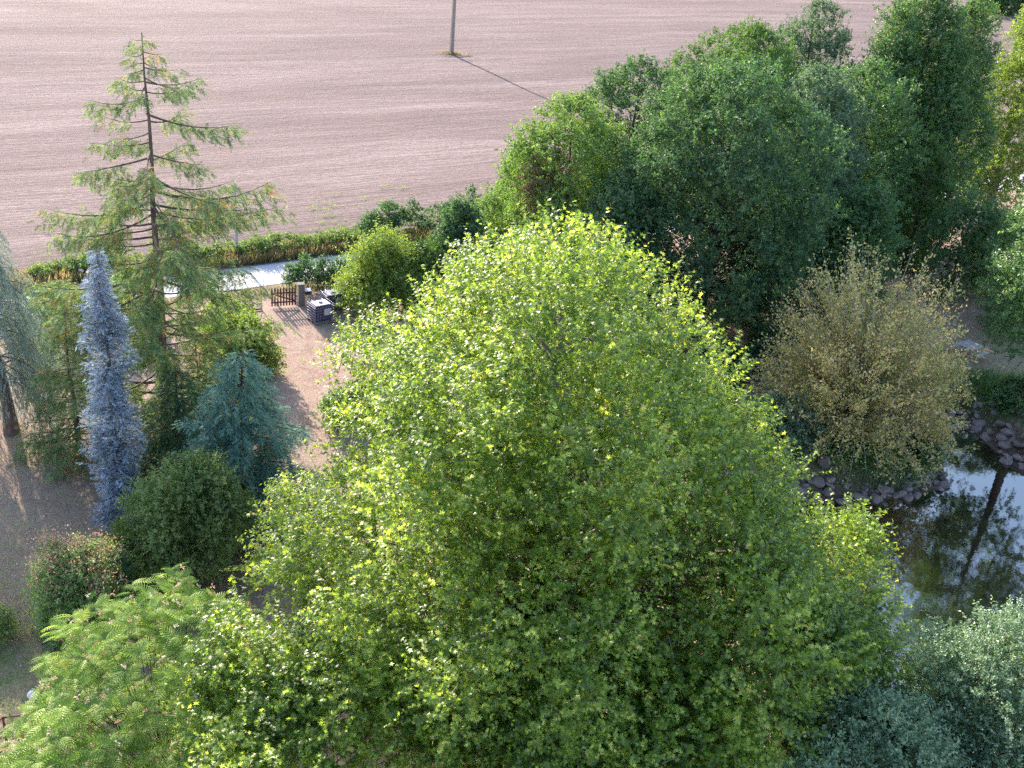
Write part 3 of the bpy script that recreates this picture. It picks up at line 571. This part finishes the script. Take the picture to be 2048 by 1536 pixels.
# ------------------------------------------------------------------ silk tree: rosettes of feathery fronds with pink puffs
def silk():
    rs = RS(101); x0, y0 = -8.9, 23.2; root = empty('silk_tree', (x0, y0, hz(x0, y0)), 'silk tree with feathery fern like fronds and pink puff flowers at the bottom left', 'tree')
    prof = [(6.7, .6), (6.3, 2.0), (5.5, 3.0), (4.4, 3.8), (3.2, 4.2), (2.2, 4.1), (1.5, 3.6)]
    C = clump_points(rs, prof, 430, .5, .55, .12, (-.5, -.6), .72)
    out = unit(C-np.array([0, 0, 0.5])); P_, D_, N_ = [], [], []
    for c, o in zip(C, out):
        m = rs.randint(8, 12); ph = rs.rand()*6.28; ax = unit(o*.6+ZUP+rs.randn(3)*.15); s1 = unit(np.cross(ax, np.array([.3, .9, .1]))); s2 = np.cross(ax, s1)
        a = ph+np.arange(m)*2.399; r = (math.cos(0)*np.cos(a))[:, None]*s1+np.sin(a)[:, None]*s2
        el = (.05+.75*rs.rand(m))[:, None]
        d = unit(r+ax*el*.6+o*.35-ZUP*.15); P_.append(c+rs.randn(m, 3)*.10+ax*.12*el*2); D_.append(d); N_.append(unit(ax+o*.3+rs.randn(m, 3)*.15))
    P_ = np.concatenate(P_); D_ = np.concatenate(D_); N_ = np.concatenate(N_); n = len(P_)
    var = np.clip(rs.rand(n)*.97, 0, 1)
    leaves('crown', P_, D_, N_, .40*(.7+.5*rs.rand(n)), FEATHER, L['silk'], root, rs, var)
    fl = C[rs.rand(len(C)) < .75]; fl = np.repeat(fl, 2, 0)+rs.randn(len(fl)*2, 3)*.22+np.array([0, 0, .30])
    leaves('blossoms', fl, rs.randn(len(fl), 3)*.5+ZUP, rs.randn(len(fl), 3), .09, STAR, L['pink'], root, rs)
    wood(rs, root, 3.2, C, .20, B_brown, every=2, stems=4, limb=.35)
silk()

# ------------------------------------------------------------------ hedges and grass
def hedge(name, label, pts, Wd, H, mat, seed, n, rc=.4, leaf=.14, cat='hedge', ntw=14, nlf=7, jit=.25, **kw):
    rs = RS(seed); pts = np.array(pts, float); x0, y0 = pts[0]; root = empty(name, (x0, y0, 0), label, cat)
    seg = np.linalg.norm(np.diff(pts, axis=0), axis=1); cs = np.concatenate([[0], np.cumsum(seg)]); u = rs.rand(n)*cs[-1]
    X = np.interp(u, cs, pts[:, 0]); Y = np.interp(u, cs, pts[:, 1])
    hh = H*(1+jit*np.sin(u*1.1+seed)+jit*.6*np.sin(u*2.7+seed*2)); off = (rs.rand(n)-.5)*Wd; z = hh*rs.rand(n)**.7*(1-.5*np.abs(off/Wd*2)**2)
    C = np.stack([X-off*DY-x0, Y+off*DX-y0, z], 1)
    P_, D_, Nn, S_, V_, sh = twig_leaves(rs, C, rc, np.array([C[:, 0].mean(), C[:, 1].mean(), -3.]), ntw, nlf, .32, leaf, **kw)
    P_[:, 2] = np.maximum(P_[:, 2], .02)
    o = leaves('foliage', P_, D_, Nn, S_, OVAL, mat, root, rs, V_)
    return root
hedge('roadside_hedge', 'rough bramble hedge on the far side of the pale lane', [TN(9, 66.1), TN(22, 66.0), TN(29.5, 66.1)], 1.5, .75, L['bush'], 111, 230, .42, .16)
hedge('field_hedge', 'dark clipped looking hedge on the field edge left of the wood', [TN(30.5, 66.3), TN(35, 66.8), TN(40, 66.6)], 1.7, 1.9, L['oak'], 112, 130, .45, .17)
hedge('lane_hedge', 'dark green hedge behind the two water tanks along the near side of the lane', [TN(22.6, 59.5), TN(27, 59.5), TN(33, 59.7)], 1.4, 1.35, L['oak'], 113, 260, .42, .13)
hedge('garden_hedge', 'green hedge on the near side of the lane behind the redwood', [TN(-4, 58.4), TN(6, 58.2), TN(11, 58)], 1.3, 1.2, L['lime'], 114, 90, .4, .15)
def grassy(name, label, n, fn, mat, seed, hgt=.35, cat='grass'):
    rs = RS(seed); X, Y = fn(rs, n); Z = height(X, Y); P_ = np.stack([X, Y, Z-.02], 1)
    tp = (np.array([[0, -.06, 0], [0, .06, 0], [.55, .04, .03], [.55, -.04, .03], [1, 0, .16]]), np.array([[0, 1, 2], [0, 2, 3], [3, 2, 4]]))
    o = leaves(name, P_, ZUP+rs.randn(n, 3)*.35, rs.randn(n, 3)*np.array([1, 1, .2]), hgt*(.5+.9*rs.rand(n)), tp, mat, None, rs)
    return tag(o, label, cat, kind='stuff')
def tnrand(t0, t1, n0, n1):
    def f(rs, n):
        t = t0+(t1-t0)*rs.rand(n); q = n0+(n1-n0)*rs.rand(n); return TN(t, q)
    return f
grassy('verge_grass', 'tall dry grass along the field side of the lane', 26000, tnrand(4, 44, N1+.3, N1+2.3), L['drygrass'], 121, .6)
grassy('lane_grass', 'short green grass strip along the near side of the lane', 9000, tnrand(-4, 40, N0-2.0, N0-.1), L['grass'], 122, .22)
def blob(cx_, cy_, r, sx=1., sy=1., keep=None):
    def f(rs, n):
        X = cx_+rs.randn(n)*r*sx; Y = cy_+rs.randn(n)*r*sy; d = sdist(X, Y); ok = d > .5
        return np.where(ok, X, cx_), np.where(ok, Y, cy_+.01*X)
    return f
grassy('bank_grass', 'bright green grass covering the bank under the willow', 12000, blob(18, 48.6, 1.6, 1.6, .7), L['poplar'], 123, .34)
grassy('pond_grass', 'green grass slope above the rocks on the right side of the pond', 9000, blob(27.8, 56.6, 1.5), L['poplar'], 124, .28)
def lawnpts(rs, n):
    X = -19+rs.rand(n)*26; Y = 22+rs.rand(n)*36; d = sdist(X, Y); return np.where(d > .5, X, -12), np.where(d > .5, Y, 44+X*.1)
grassy('lawn_tufts', 'short dry tufts scattered over the parched lawn', 26000, lawnpts, L['drygrass'], 125, .085)
grassy('lawn_grass', 'thin green grass on the shaded lawn at the lower left', 16000, blob(-18, 28, 4.2), L['grass'], 126, .11)
def litterpts(rs, n):
    X = np.concatenate([-19+rs.rand(n//2)*26, 2+rs.randn(n-n//2)*8]); Y = np.concatenate([22+rs.rand(n//2)*36, 32+rs.randn(n-n//2)*8]); d = sdist(X, Y); return np.where(d > .5, X, -12), np.where(d > .5, Y, 44+X*.1)
rs = RS(150); n_ = 16000; X_, Y_ = litterpts(rs, n_)
o = leaves('leaf_litter', np.stack([X_, Y_, height(X_, Y_)+.015], 1), rs.randn(n_, 3)*np.array([1, 1, .15]), ZUP+rs.randn(n_, 3)*.25, .07*(.6+.8*rs.rand(n_)), OVAL, L['plume'], None, rs)
tag(o, 'dry fallen leaves scattered over the lawn and under the trees', 'leaf litter', kind='stuff')
def fieldweeds(rs, n):
    k = 110; ct = 10+rs.rand(k)*30; cn = N1+2.5+rs.rand(k)**1.5*11; i = rs.randint(k, size=n)
    return TN(ct[i]+rs.randn(n)*.35, cn[i]+rs.randn(n)*.12)
grassy('field_weeds', 'small green weeds sprouting in the tilled soil near the lane', 3000, fieldweeds, L['light'], 127, .2)

# ------------------------------------------------------------------ made things
def bx(bm, c, s, rot=None, bev=0.):
    r = bmesh.ops.create_cube(bm, size=1.); M4 = Matrix.Translation(c) @ (rot.to_4x4() if rot else Matrix()) @ Matrix.Diagonal((*s, 1))
    bmesh.ops.transform(bm, matrix=M4, verts=r['verts'])
    if bev:
        es = list({e for v in r['verts'] for e in v.link_edges}); bmesh.ops.bevel(bm, geom=es, offset=bev, segments=2, affect='EDGES')
def cyl(bm, a, b, r1, r2=None, seg=10):
    a, b = Vector(a), Vector(b); d = b-a; q = d.to_track_quat('Z', 'Y').to_matrix().to_4x4()
    bmesh.ops.create_cone(bm, cap_ends=True, segments=seg, radius1=r1, radius2=r1 if r2 is None else r2, depth=d.length, matrix=Matrix.Translation((a+b)/2) @ q)
def obj(name, bm, mat, parent=None, label=None):
    me = bpy.data.meshes.new(name); bm.to_mesh(me); bm.free(); o = add(name, me, mat, parent)
    if label: o['label'] = label
    return o
def copy_tree(o, parent=None):
    c = o.copy(); COL.objects.link(c)
    if parent: c.parent = parent
    for ch in list(o.children): copy_tree(ch, c)
    return c
M_wood = solid('brown stained wood', (.13, .055, .045), .75, bump=.4, scale=8)
M_post = solid('weathered stone', (.22, .20, .18), .9, bump=.5, scale=5, dirt=(.16, .15, .13))
M_steel = solid('galvanised steel', (.42, .42, .48), .4, .7, .12)
M_tank = solid('dark plastic tank', (.045, .035, .10), .45, var=.3, spec=.5)
M_tanktop = solid('pale lavender tank top', (.38, .33, .46), .5, var=.2, scale=3, dirt=(.30, .27, .34))  # top panel coloured paler than the dark tank body
M_label = solid('paper label', (.55, .50, .52), .7, var=.1)
M_pallet = solid('grey pallet wood', (.20, .17, .16), .85, bump=.4)
M_conc = solid('concrete', (.30, .24, .21), .9, var=.2, bump=.3, dirt=(.26, .23, .21))
M_galv = solid('pale metal pole', (.46, .47, .55), .5, .3, .12)
M_white = solid('weathered white paint', (.66, .63, .68), .6, var=.12, dirt=(.40, .37, .40))
M_greywood = solid('silvered wood', (.36, .33, .34), .85, bump=.4, scale=5)
M_dark = solid('dark brown plastic', (.05, .028, .03), .5)
M_rust = solid('rusty wood stake', (.30, .14, .08), .85)
M_rock = solid('bank stone', (.20, .155, .15), .9, var=.4, scale=2.5, bump=.6, dirt=(.12, .11, .10))
M_rope = solid('hose rubber', (.05, .04, .045), .5)

# gate with pickets, diagonal brace and its stone pillar
def gate():
    a = Vector((-14.50, 59.22)); b_ = Vector((-13.14, 59.80)); d = b_-a; Ln = d.length; ang = math.atan2(d.y, d.x)
    root = empty('picket_gate', (a.x, a.y, 0), 'brown wooden picket gate with a diagonal brace between lane and lawn', 'gate', rz=ang)
    for i in range(9):
        bm = bmesh.new(); x = .06+i*(Ln-.12)/8; h = 1.10+.03*math.sin(i*2.1); bx(bm, (x, 0, .08+h/2), (.085, .024, h))
        bmesh.ops.create_cone(bm, cap_ends=True, segments=4, radius1=.042, radius2=.004, depth=.08, matrix=Matrix.Translation((x, 0, .12+h)) @ Matrix.Rotation(PI/4, 4, 'Z'))
        obj('picket', bm, M_wood, root)
    for z in (.30, .88):
        bm = bmesh.new(); bx(bm, (Ln/2, .029, z), (Ln, .03, .09)); obj('rail', bm, M_wood, root)
    bm = bmesh.new(); q = Matrix.Rotation(math.atan2(.52, Ln*.95), 3, 'Y'); bx(bm, (Ln/2, .031, .59), (math.hypot(Ln*.9, .5), .027, .08), q); obj('brace', bm, M_wood, root)
    bm = bmesh.new(); bx(bm, (Ln+.02, -.03, .9), (.03, .03, .1)); obj('latch', bm, M_steel, root)
gate()
def pillar(x, y, label, w_=.36, h=1.32):
    root = empty('stone_pillar', (x, y, 0), label, 'gate pillar', rz=.42)
    bm = bmesh.new(); bx(bm, (0, 0, h/2-.02), (w_, w_, h), bev=.02); obj('shaft', bm, M_post, root)
    bm = bmesh.new(); bx(bm, (0, 0, h+.025), (w_+.08, w_+.08, .09), bev=.02); obj('cap_stone', bm, M_post, root)
pillar(-12.90, 60.0, 'stone gate pillar at the tank side of the picket gate')
root = empty('letterbox', (-12.45, 59.75, 0), 'small pale letterbox on two thin rusty stakes beside the gate pillar', 'letterbox', rz=.4)
for sx in (-.19, .19):
    bm = bmesh.new(); cyl(bm, (sx, 0, -.1), (sx, 0, 1.35), .02, seg=6); obj('stake', bm, M_rust, root)
bm = bmesh.new(); bx(bm, (0, 0, .98), (.30, .24, .26), bev=.01); obj('box', bm, M_dark, root)
bm = bmesh.new(); bx(bm, (0, -.02, 1.135), (.36, .32, .03), Matrix.Rotation(.25, 3, 'X')); obj('lid', bm, M_white, root)
# wire fence left of the gate
def wire_fence():
    a = np.array([-14.95, 58.75]); b_ = np.array([-20.6, 55.05]); d = b_-a; Ln = np.linalg.norm(d); ang = math.atan2(d[1], d[0])
    root = empty('wire_fence', (a[0], a[1], 0), 'wire mesh garden fence on thin posts left of the picket gate', 'fence', rz=ang)
    T = Tubes()
    for z in np.arange(.1, 1.15, .105): T.add([(0, 0, z), (Ln, 0, z)], [.004, .004], 3)
    for x in np.arange(.05, Ln, .12): T.add([(x, .004, .05), (x, .004, 1.1)], [.0035, .0035], 3)
    T.build('mesh_panel', M_steel, root)
    for i in range(4):
        bm = bmesh.new(); cyl(bm, (i*Ln/3, .03, -.1), (i*Ln/3, .03, 1.25), .035, seg=8); obj('post', bm, M_greywood, root)
    bm = bmesh.new(); bx(bm, (Ln/2, -.03, .08), (Ln, .04, .1)); obj('bottom_rail', bm, M_dark, root)
    bm = bmesh.new(); cyl(bm, (.1, -.03, .2), (1.1, -.03, 1.15), .022, seg=6); obj('brace', bm, M_greywood, root)
wire_fence()
# caged water tanks
def tote(name, label, x, y, rz, topmat):
    root = empty(name, (x, y, 0), label, 'water tank', 'caged water tanks beside the gate', rz=rz); W, D = 1.2, 1.0
    bm = bmesh.new()
    for sy in (-.43, 0, .43): bx(bm, (0, sy, .06), (W, .1, .1))
    for sx in (-.5, -.25, 0, .25, .5): bx(bm, (sx, 0, .122), (.12, D, .024))
    obj('pallet', bm, M_pallet, root)
    bm = bmesh.new(); bx(bm, (0, 0, .62), (W-.09, D-.09, .96), bev=.07); obj('tank', bm, M_tank, root)
    bm = bmesh.new(); bx(bm, (0, 0, 1.105), (W-.24, D-.24, .03), bev=.012); o = obj('tank_top', bm, topmat, root)
    bm = bmesh.new(); cyl(bm, (0, 0, 1.12), (0, 0, 1.165), .11, seg=18); cyl(bm, (0, 0, 1.165), (0, 0, 1.18), .085, seg=18); obj('lid', bm, M_tank, root)
    T = Tubes()
    for z in (.16, .33, .50, .67, .84, 1.0, 1.135):
        w2, d2 = W/2, D/2
        T.add([(-w2, -d2, z), (w2, -d2, z)], [.008]*2, 5); T.add([(-w2, d2, z), (w2, d2, z)], [.008]*2, 5); T.add([(-w2, -d2, z), (-w2, d2, z)], [.008]*2, 5); T.add([(w2, -d2, z), (w2, d2, z)], [.008]*2, 5)
    for i in range(8):
        x_ = -W/2+i*W/7
        for s_ in (-1, 1): T.add([(x_, s_*D/2, .14), (x_, s_*D/2, 1.14)], [.006]*2, 5)
    for i in range(1, 6):
        y_ = -D/2+i*D/6
        for s_ in (-1, 1): T.add([(s_*W/2, y_, .14), (s_*W/2, y_, 1.14)], [.006]*2, 5)
    for x_ in (-.32, .32): T.add([(x_, -D/2, 1.15), (x_, D/2, 1.15)], [.014]*2, 5)
    T.build('cage', M_steel, root)
    bm = bmesh.new(); bx(bm, (.18, -D/2-.022, .72), (.44, .012, .40)); obj('label_plate', bm, M_label, root)
    bm = bmesh.new(); cyl(bm, (-.02, -D/2+.02, .22), (-.02, -D/2-.07, .22), .04, seg=10); obj('tap', bm, M_dark, root)
    return root
tote('water_tank', 'front caged water tank with pale top and a square label plate', -11.36, 58.05, math.radians(40), M_tanktop)
tote('water_tank', 'rear caged water tank half hidden behind the front one', -10.95, 59.75, math.radians(32), solid('dull blue tank top', (.13, .13, .24), .4, var=.4, scale=3))
bm = bmesh.new(); bx(bm, (0, 0, .16), (1.5, .14, .32), bev=.015); bx(bm, (.74, -.3, .13), (.1, .6, .26), bev=.01); o = obj('timber_edging', bm, M_greywood); o.location = (-10.0, 60.15, 0); o.rotation_euler.z = -.75
tag(o, 'low grey timber bed edging beside the rear water tank', 'garden edging')
bm = bmesh.new(); bx(bm, (0, 0, .03), (.28, .16, .04), bev=.005); bx(bm, (0.02, .01, .06), (.2, .1, .02), bev=.005); o = obj('white_board', bm, M_white); o.location = (-9.85, 59.15, 0); o.rotation_euler.z = .2
tag(o, 'small white board lying on bare soil right of the tanks', 'board')
bm = bmesh.new(); cyl(bm, (0, 0, -.1), (0, 0, .95), .015, seg=6); bx(bm, (0, 0, .93), (.05, .05, .05)); o = obj('thin_stake', bm, M_white); o.location = (-9.7, 59.6, 0); tag(o, 'thin pale stake stuck in the soil by the timber edging', 'stake')
T = Tubes(); th = np.linspace(0, 1, 24); T.add(np.stack([-10.8+1.9*th, 57.75+.25*np.sin(th*4)-.1*th, .025+0*th], 1), [.016]*24, 6); o = T.build('garden_hose', M_rope, None); tag(o, 'dark garden hose lying on the soil in front of the tanks', 'hose')
# poles
def pole(name, label, x, y, H, r, mat, square=False, arm=False, z=0., fit=None):
    root = empty(name, (x, y, z), label, 'utility pole', rz=.5)
    bm = bmesh.new()
    if square:
        bmesh.ops.create_cone(bm, cap_ends=True, segments=4, radius1=r*1.35, radius2=r*.75, depth=H+.3, matrix=Matrix.Translation((0, 0, H/2-.15)) @ Matrix.Rotation(PI/4, 4, 'Z'))
        bmesh.ops.bevel(bm, geom=bm.edges[:], offset=.02, segments=1, affect='EDGES')
    else: cyl(bm, (0, 0, -.2), (0, 0, H), r, r*.75, 12)
    obj('shaft', bm, mat, root)
    bm = bmesh.new()
    if arm:
        bx(bm, (0, 0, H-.5), (1.5, .09, .12))
        obj('crossarm', bm, M_steel, root)
        for sx in (-.65, 0, .65):
            bm = bmesh.new(); cyl(bm, (sx, 0, H-.44), (sx, 0, H-.22), .05, .03, 8); obj('insulator', bm, M_white, root)
    else:
        cyl(bm, (0, 0, H), (0, 0, H+.06), r*.9, r*.5, 12); obj('cap', bm, M_white, root)
        bm = bmesh.new(); bx(bm, (.0, -r-.04, H-1.6), (.18, .08, .25), bev=.01); obj('junction_box', bm, M_white, root)
pole('utility_pole', 'slim pale metal pole on the lane verge behind the redwood', -18.5, 66.7, 5.0, .09, M_galv)
pole('utility_pole', 'tall concrete electricity pole standing alone out in the tilled field', -11.72, 145.6, 11.5, .25, M_conc, True, True, z=fz(-11.7, 145.6))
bm = bmesh.new()
bmesh.ops.create_icosphere(bm, subdivisions=4, radius=1.)
rs = RS(5)
for v in bm.verts:
    v.co.x *= 3.2+.4*math.sin(v.co.y*5); v.co.y *= 1.5; v.co.z = v.co.z*.10-.05+.03*math.sin(v.co.x*4)+.02*math.sin(v.co.y*7)
me = bpy.data.meshes.new('soil_mound'); bm.to_mesh(me); bm.free()
o = add('soil_mound', me, M_field); o.location = (-11.4, 145.4, fz(-11.4, 145.4)+.02); o.rotation_euler.z = .5; tag(o, kind='structure')
grassy('pole_grass', 'dry grass tuft around the foot of the field pole', 500, lambda rs, n: (-11.7+rs.randn(n)*.9, 145.6+rs.randn(n)*.3), L['drygrass'], 128, .3)
for v_ in [o for o in bpy.data.objects if o.name == 'pole_grass']: v_.location.z = fz(-11.7, 145.6)+.18
# planter, basin, bowl
root = empty('planter_box', (-8.55, 38.9, 0), 'pale square edged planter box half covered by the blue cedar', 'planter', rz=.15)
bm = bmesh.new()
for c_, s_ in (((-.29, 0, .2), (.06, .52, .4)), ((.29, 0, .2), (.06, .52, .4)), ((0, .23, .2), (.519, .06, .397)), ((0, -.23, .2), (.519, .06, .397))): bx(bm, c_, s_, bev=.006)
obj('rim', bm, M_white, root)
bm = bmesh.new(); bx(bm, (0, 0, .14), (.51, .39, .2)); obj('soil', bm, solid('potting soil', (.16, .10, .12), .9, bump=.5), root)
bm = bmesh.new()
prof = [(.0, .05), (.45, .05), (.62, .30), (.66, .30), (.50, .0), (0, .0)]; sg = 28; rings = []
for r_, z_ in prof: rings.append([bm.verts.new((r_*1.15*math.cos(2*PI*k/sg), r_*.75*math.sin(2*PI*k/sg), z_)) for k in range(sg)] if r_ > 0 else [bm.verts.new((0, 0, z_))])
for a_, b_ in zip(rings[:-1], rings[1:]):
    for k in range(sg):
        k2 = (k+1) % sg
        if len(a_) == 1: bm.faces.new((a_[0], b_[k2], b_[k]))
        elif len(b_) == 1: bm.faces.new((a_[k], a_[k2], b_[0]))
        else: bm.faces.new((a_[k], a_[k2], b_[k2], b_[k]))
o = obj('garden_basin', bm, M_dark); o.location = (-8.35, 37.9, .02); tag(o, 'shallow dark brown basin on the ground below the planter box', 'basin')
bm = bmesh.new(); bmesh.ops.create_uvsphere(bm, u_segments=20, v_segments=12, radius=.2)
for v in bm.verts: v.co.z *= .75
cyl(bm, (0, 0, .13), (0, 0, .17), .09, .07, 14)
o = obj('garden_globe', bm, M_white); o.location = (-14.35, 26.5, .12); tag(o, 'pale round globe resting in the grass beside the silk tree', 'globe')
# wooden trellis frame at the lower left corner
def trellis():
    root = empty('wooden_trellis', (-13.55, 23.7, 0), 'dark wooden trellis frame at the bottom left corner', 'trellis', rz=.3)
    for k in range(6):
        a = k*PI/3
        bm = bmesh.new(); bx(bm, (.42*math.cos(a), .42*math.sin(a), 1.2), (.92, .05, .07), Matrix.Rotation(a, 3, 'Z')); obj('rafter', bm, M_wood, root)
        bm = bmesh.new(); bx(bm, (.80*math.cos(a+PI/6), .80*math.sin(a+PI/6), 1.24), (.05, .86, .05), Matrix.Rotation(a+PI/6, 3, 'Z')); obj('batten', bm, M_wood, root)
        if k % 2 == 0:
            bm = bmesh.new(); cyl(bm, (.88*math.cos(a), .88*math.sin(a), -.05), (.88*math.cos(a), .88*math.sin(a), 1.3), .035, seg=8); obj('post', bm, M_wood, root)
    bm = bmesh.new(); cyl(bm, (0, 0, 1.15), (0, 0, 1.36), .07, .05, 10); obj('finial', bm, M_white, root)
trellis()
# picnic table by the pond inlet
def picnic():
    root = empty('picnic_table', (27.35, 61.6, hz(27.35, 61.6)), 'grey wooden picnic table under the trees above the pond', 'picnic table', rz=.75)
    bm = bmesh.new()
    for i in range(6): bx(bm, (0, -.43+i*.172, .75), (1.25, .16, .035))
    obj('table_top', bm, M_greywood, root)
    for sy in (-.78, .78):
        bm = bmesh.new(); bx(bm, (0, sy, .45), (1.25, .26, .035)); obj('bench', bm, M_greywood, root)
    for sx in (-.42, .42):
        bm = bmesh.new()
        for sg_ in (-1, 1): bx(bm, (sx, sg_*.38, .37), (.045, .07, .80), Matrix.Rotation(sg_*.38, 3, 'X'))
        bx(bm, (sx+.047, 0, .40), (.045, 1.6, .08)); obj('leg_frame', bm, M_greywood, root)
picnic()
def rockmesh(seed):
    rs = RS(seed); bm = bmesh.new(); bmesh.ops.create_icosphere(bm, subdivisions=2, radius=.5)
    pl = unit(rs.randn(7, 3)); dd = .30+.12*rs.rand(7)
    for v in bm.verts:
        c = np.array(v.co)
        for p_, d_ in zip(pl, dd):
            k = c@p_
            if k > d_: c = c-p_*(k-d_)
        v.co = Vector(c*np.array([1.15, .9, .75])+rs.randn(3)*.012)
    me = bpy.data.meshes.new('bank_rock'); bm.to_mesh(me); bm.free(); me.materials.append(M_rock); return me
RM = [rockmesh(s) for s in (1, 2, 3, 4, 5)]
rs = RS(140); first = {}
def rocks(i0, i1, n, label, group, smin, smax, spread=1.5):
    seg = [POND[i % len(POND)] for i in range(i0, i1+1)]; seg = np.array(seg); ln = np.linalg.norm(np.diff(seg, axis=0), axis=1); cs = np.concatenate([[0], np.cumsum(ln)])
    for k in range(n):
        u = (k+rs.rand())/n*cs[-1]; i = min(int(np.searchsorted(cs, u)-1), len(ln)-1); i = max(i, 0); f = (u-cs[i])/ln[i]; p_ = seg[i]*(1-f)+seg[i+1]*f
        tdir = (seg[i+1]-seg[i])/ln[i]; nr = np.array([tdir[1], -tdir[0]])
        if sdist(np.array([p_[0]+nr[0]*.5]), np.array([p_[1]+nr[1]*.5]))[0] < 0: nr = -nr
        off = -.1+spread*rs.rand()**1.2; x, y = p_+nr*off; s = smin+(smax-smin)*rs.rand()**1.6
        me_ = RM[rs.randint(5)]
        if me_.name in first: o = first[me_.name].copy()
        else: o = bpy.data.objects.new('bank_rock', me_); first[me_.name] = o
        COL.objects.link(o); o.location = (x, y, max(hz(x, y), WZ-.05)+.12*s); o.scale = (s, s*(.7+.4*rs.rand()), s*(.6+.4*rs.rand())); o.rotation_euler = (rs.randn()*.3, rs.randn()*.3, rs.rand()*6.28)
        tag(o, label, 'rock', group)
rocks(14, 21, 150, 'grey angular stone in the rock edging below the willow', 'rocks edging the willow bank', .28, .72)
rocks(0, 4, 110, 'grey stone on the rocky slope at the right side of the pond', 'rocks on the right pond bank', .30, .80, 2.0)
rocks(9, 14, 36, 'pale stone on the shore between the plane tree and the pond', 'rocks on the plane tree shore', .25, .6)
o = bpy.data.objects.new('boulder', RM[0].copy()); COL.objects.link(o); o.location = (15.5, 46.9, hz(15.5, 46.9)+.25); o.scale = (.7, .6, 1.0); tag(o, 'dark upright boulder among the grass at the foot of the willow', 'boulder')
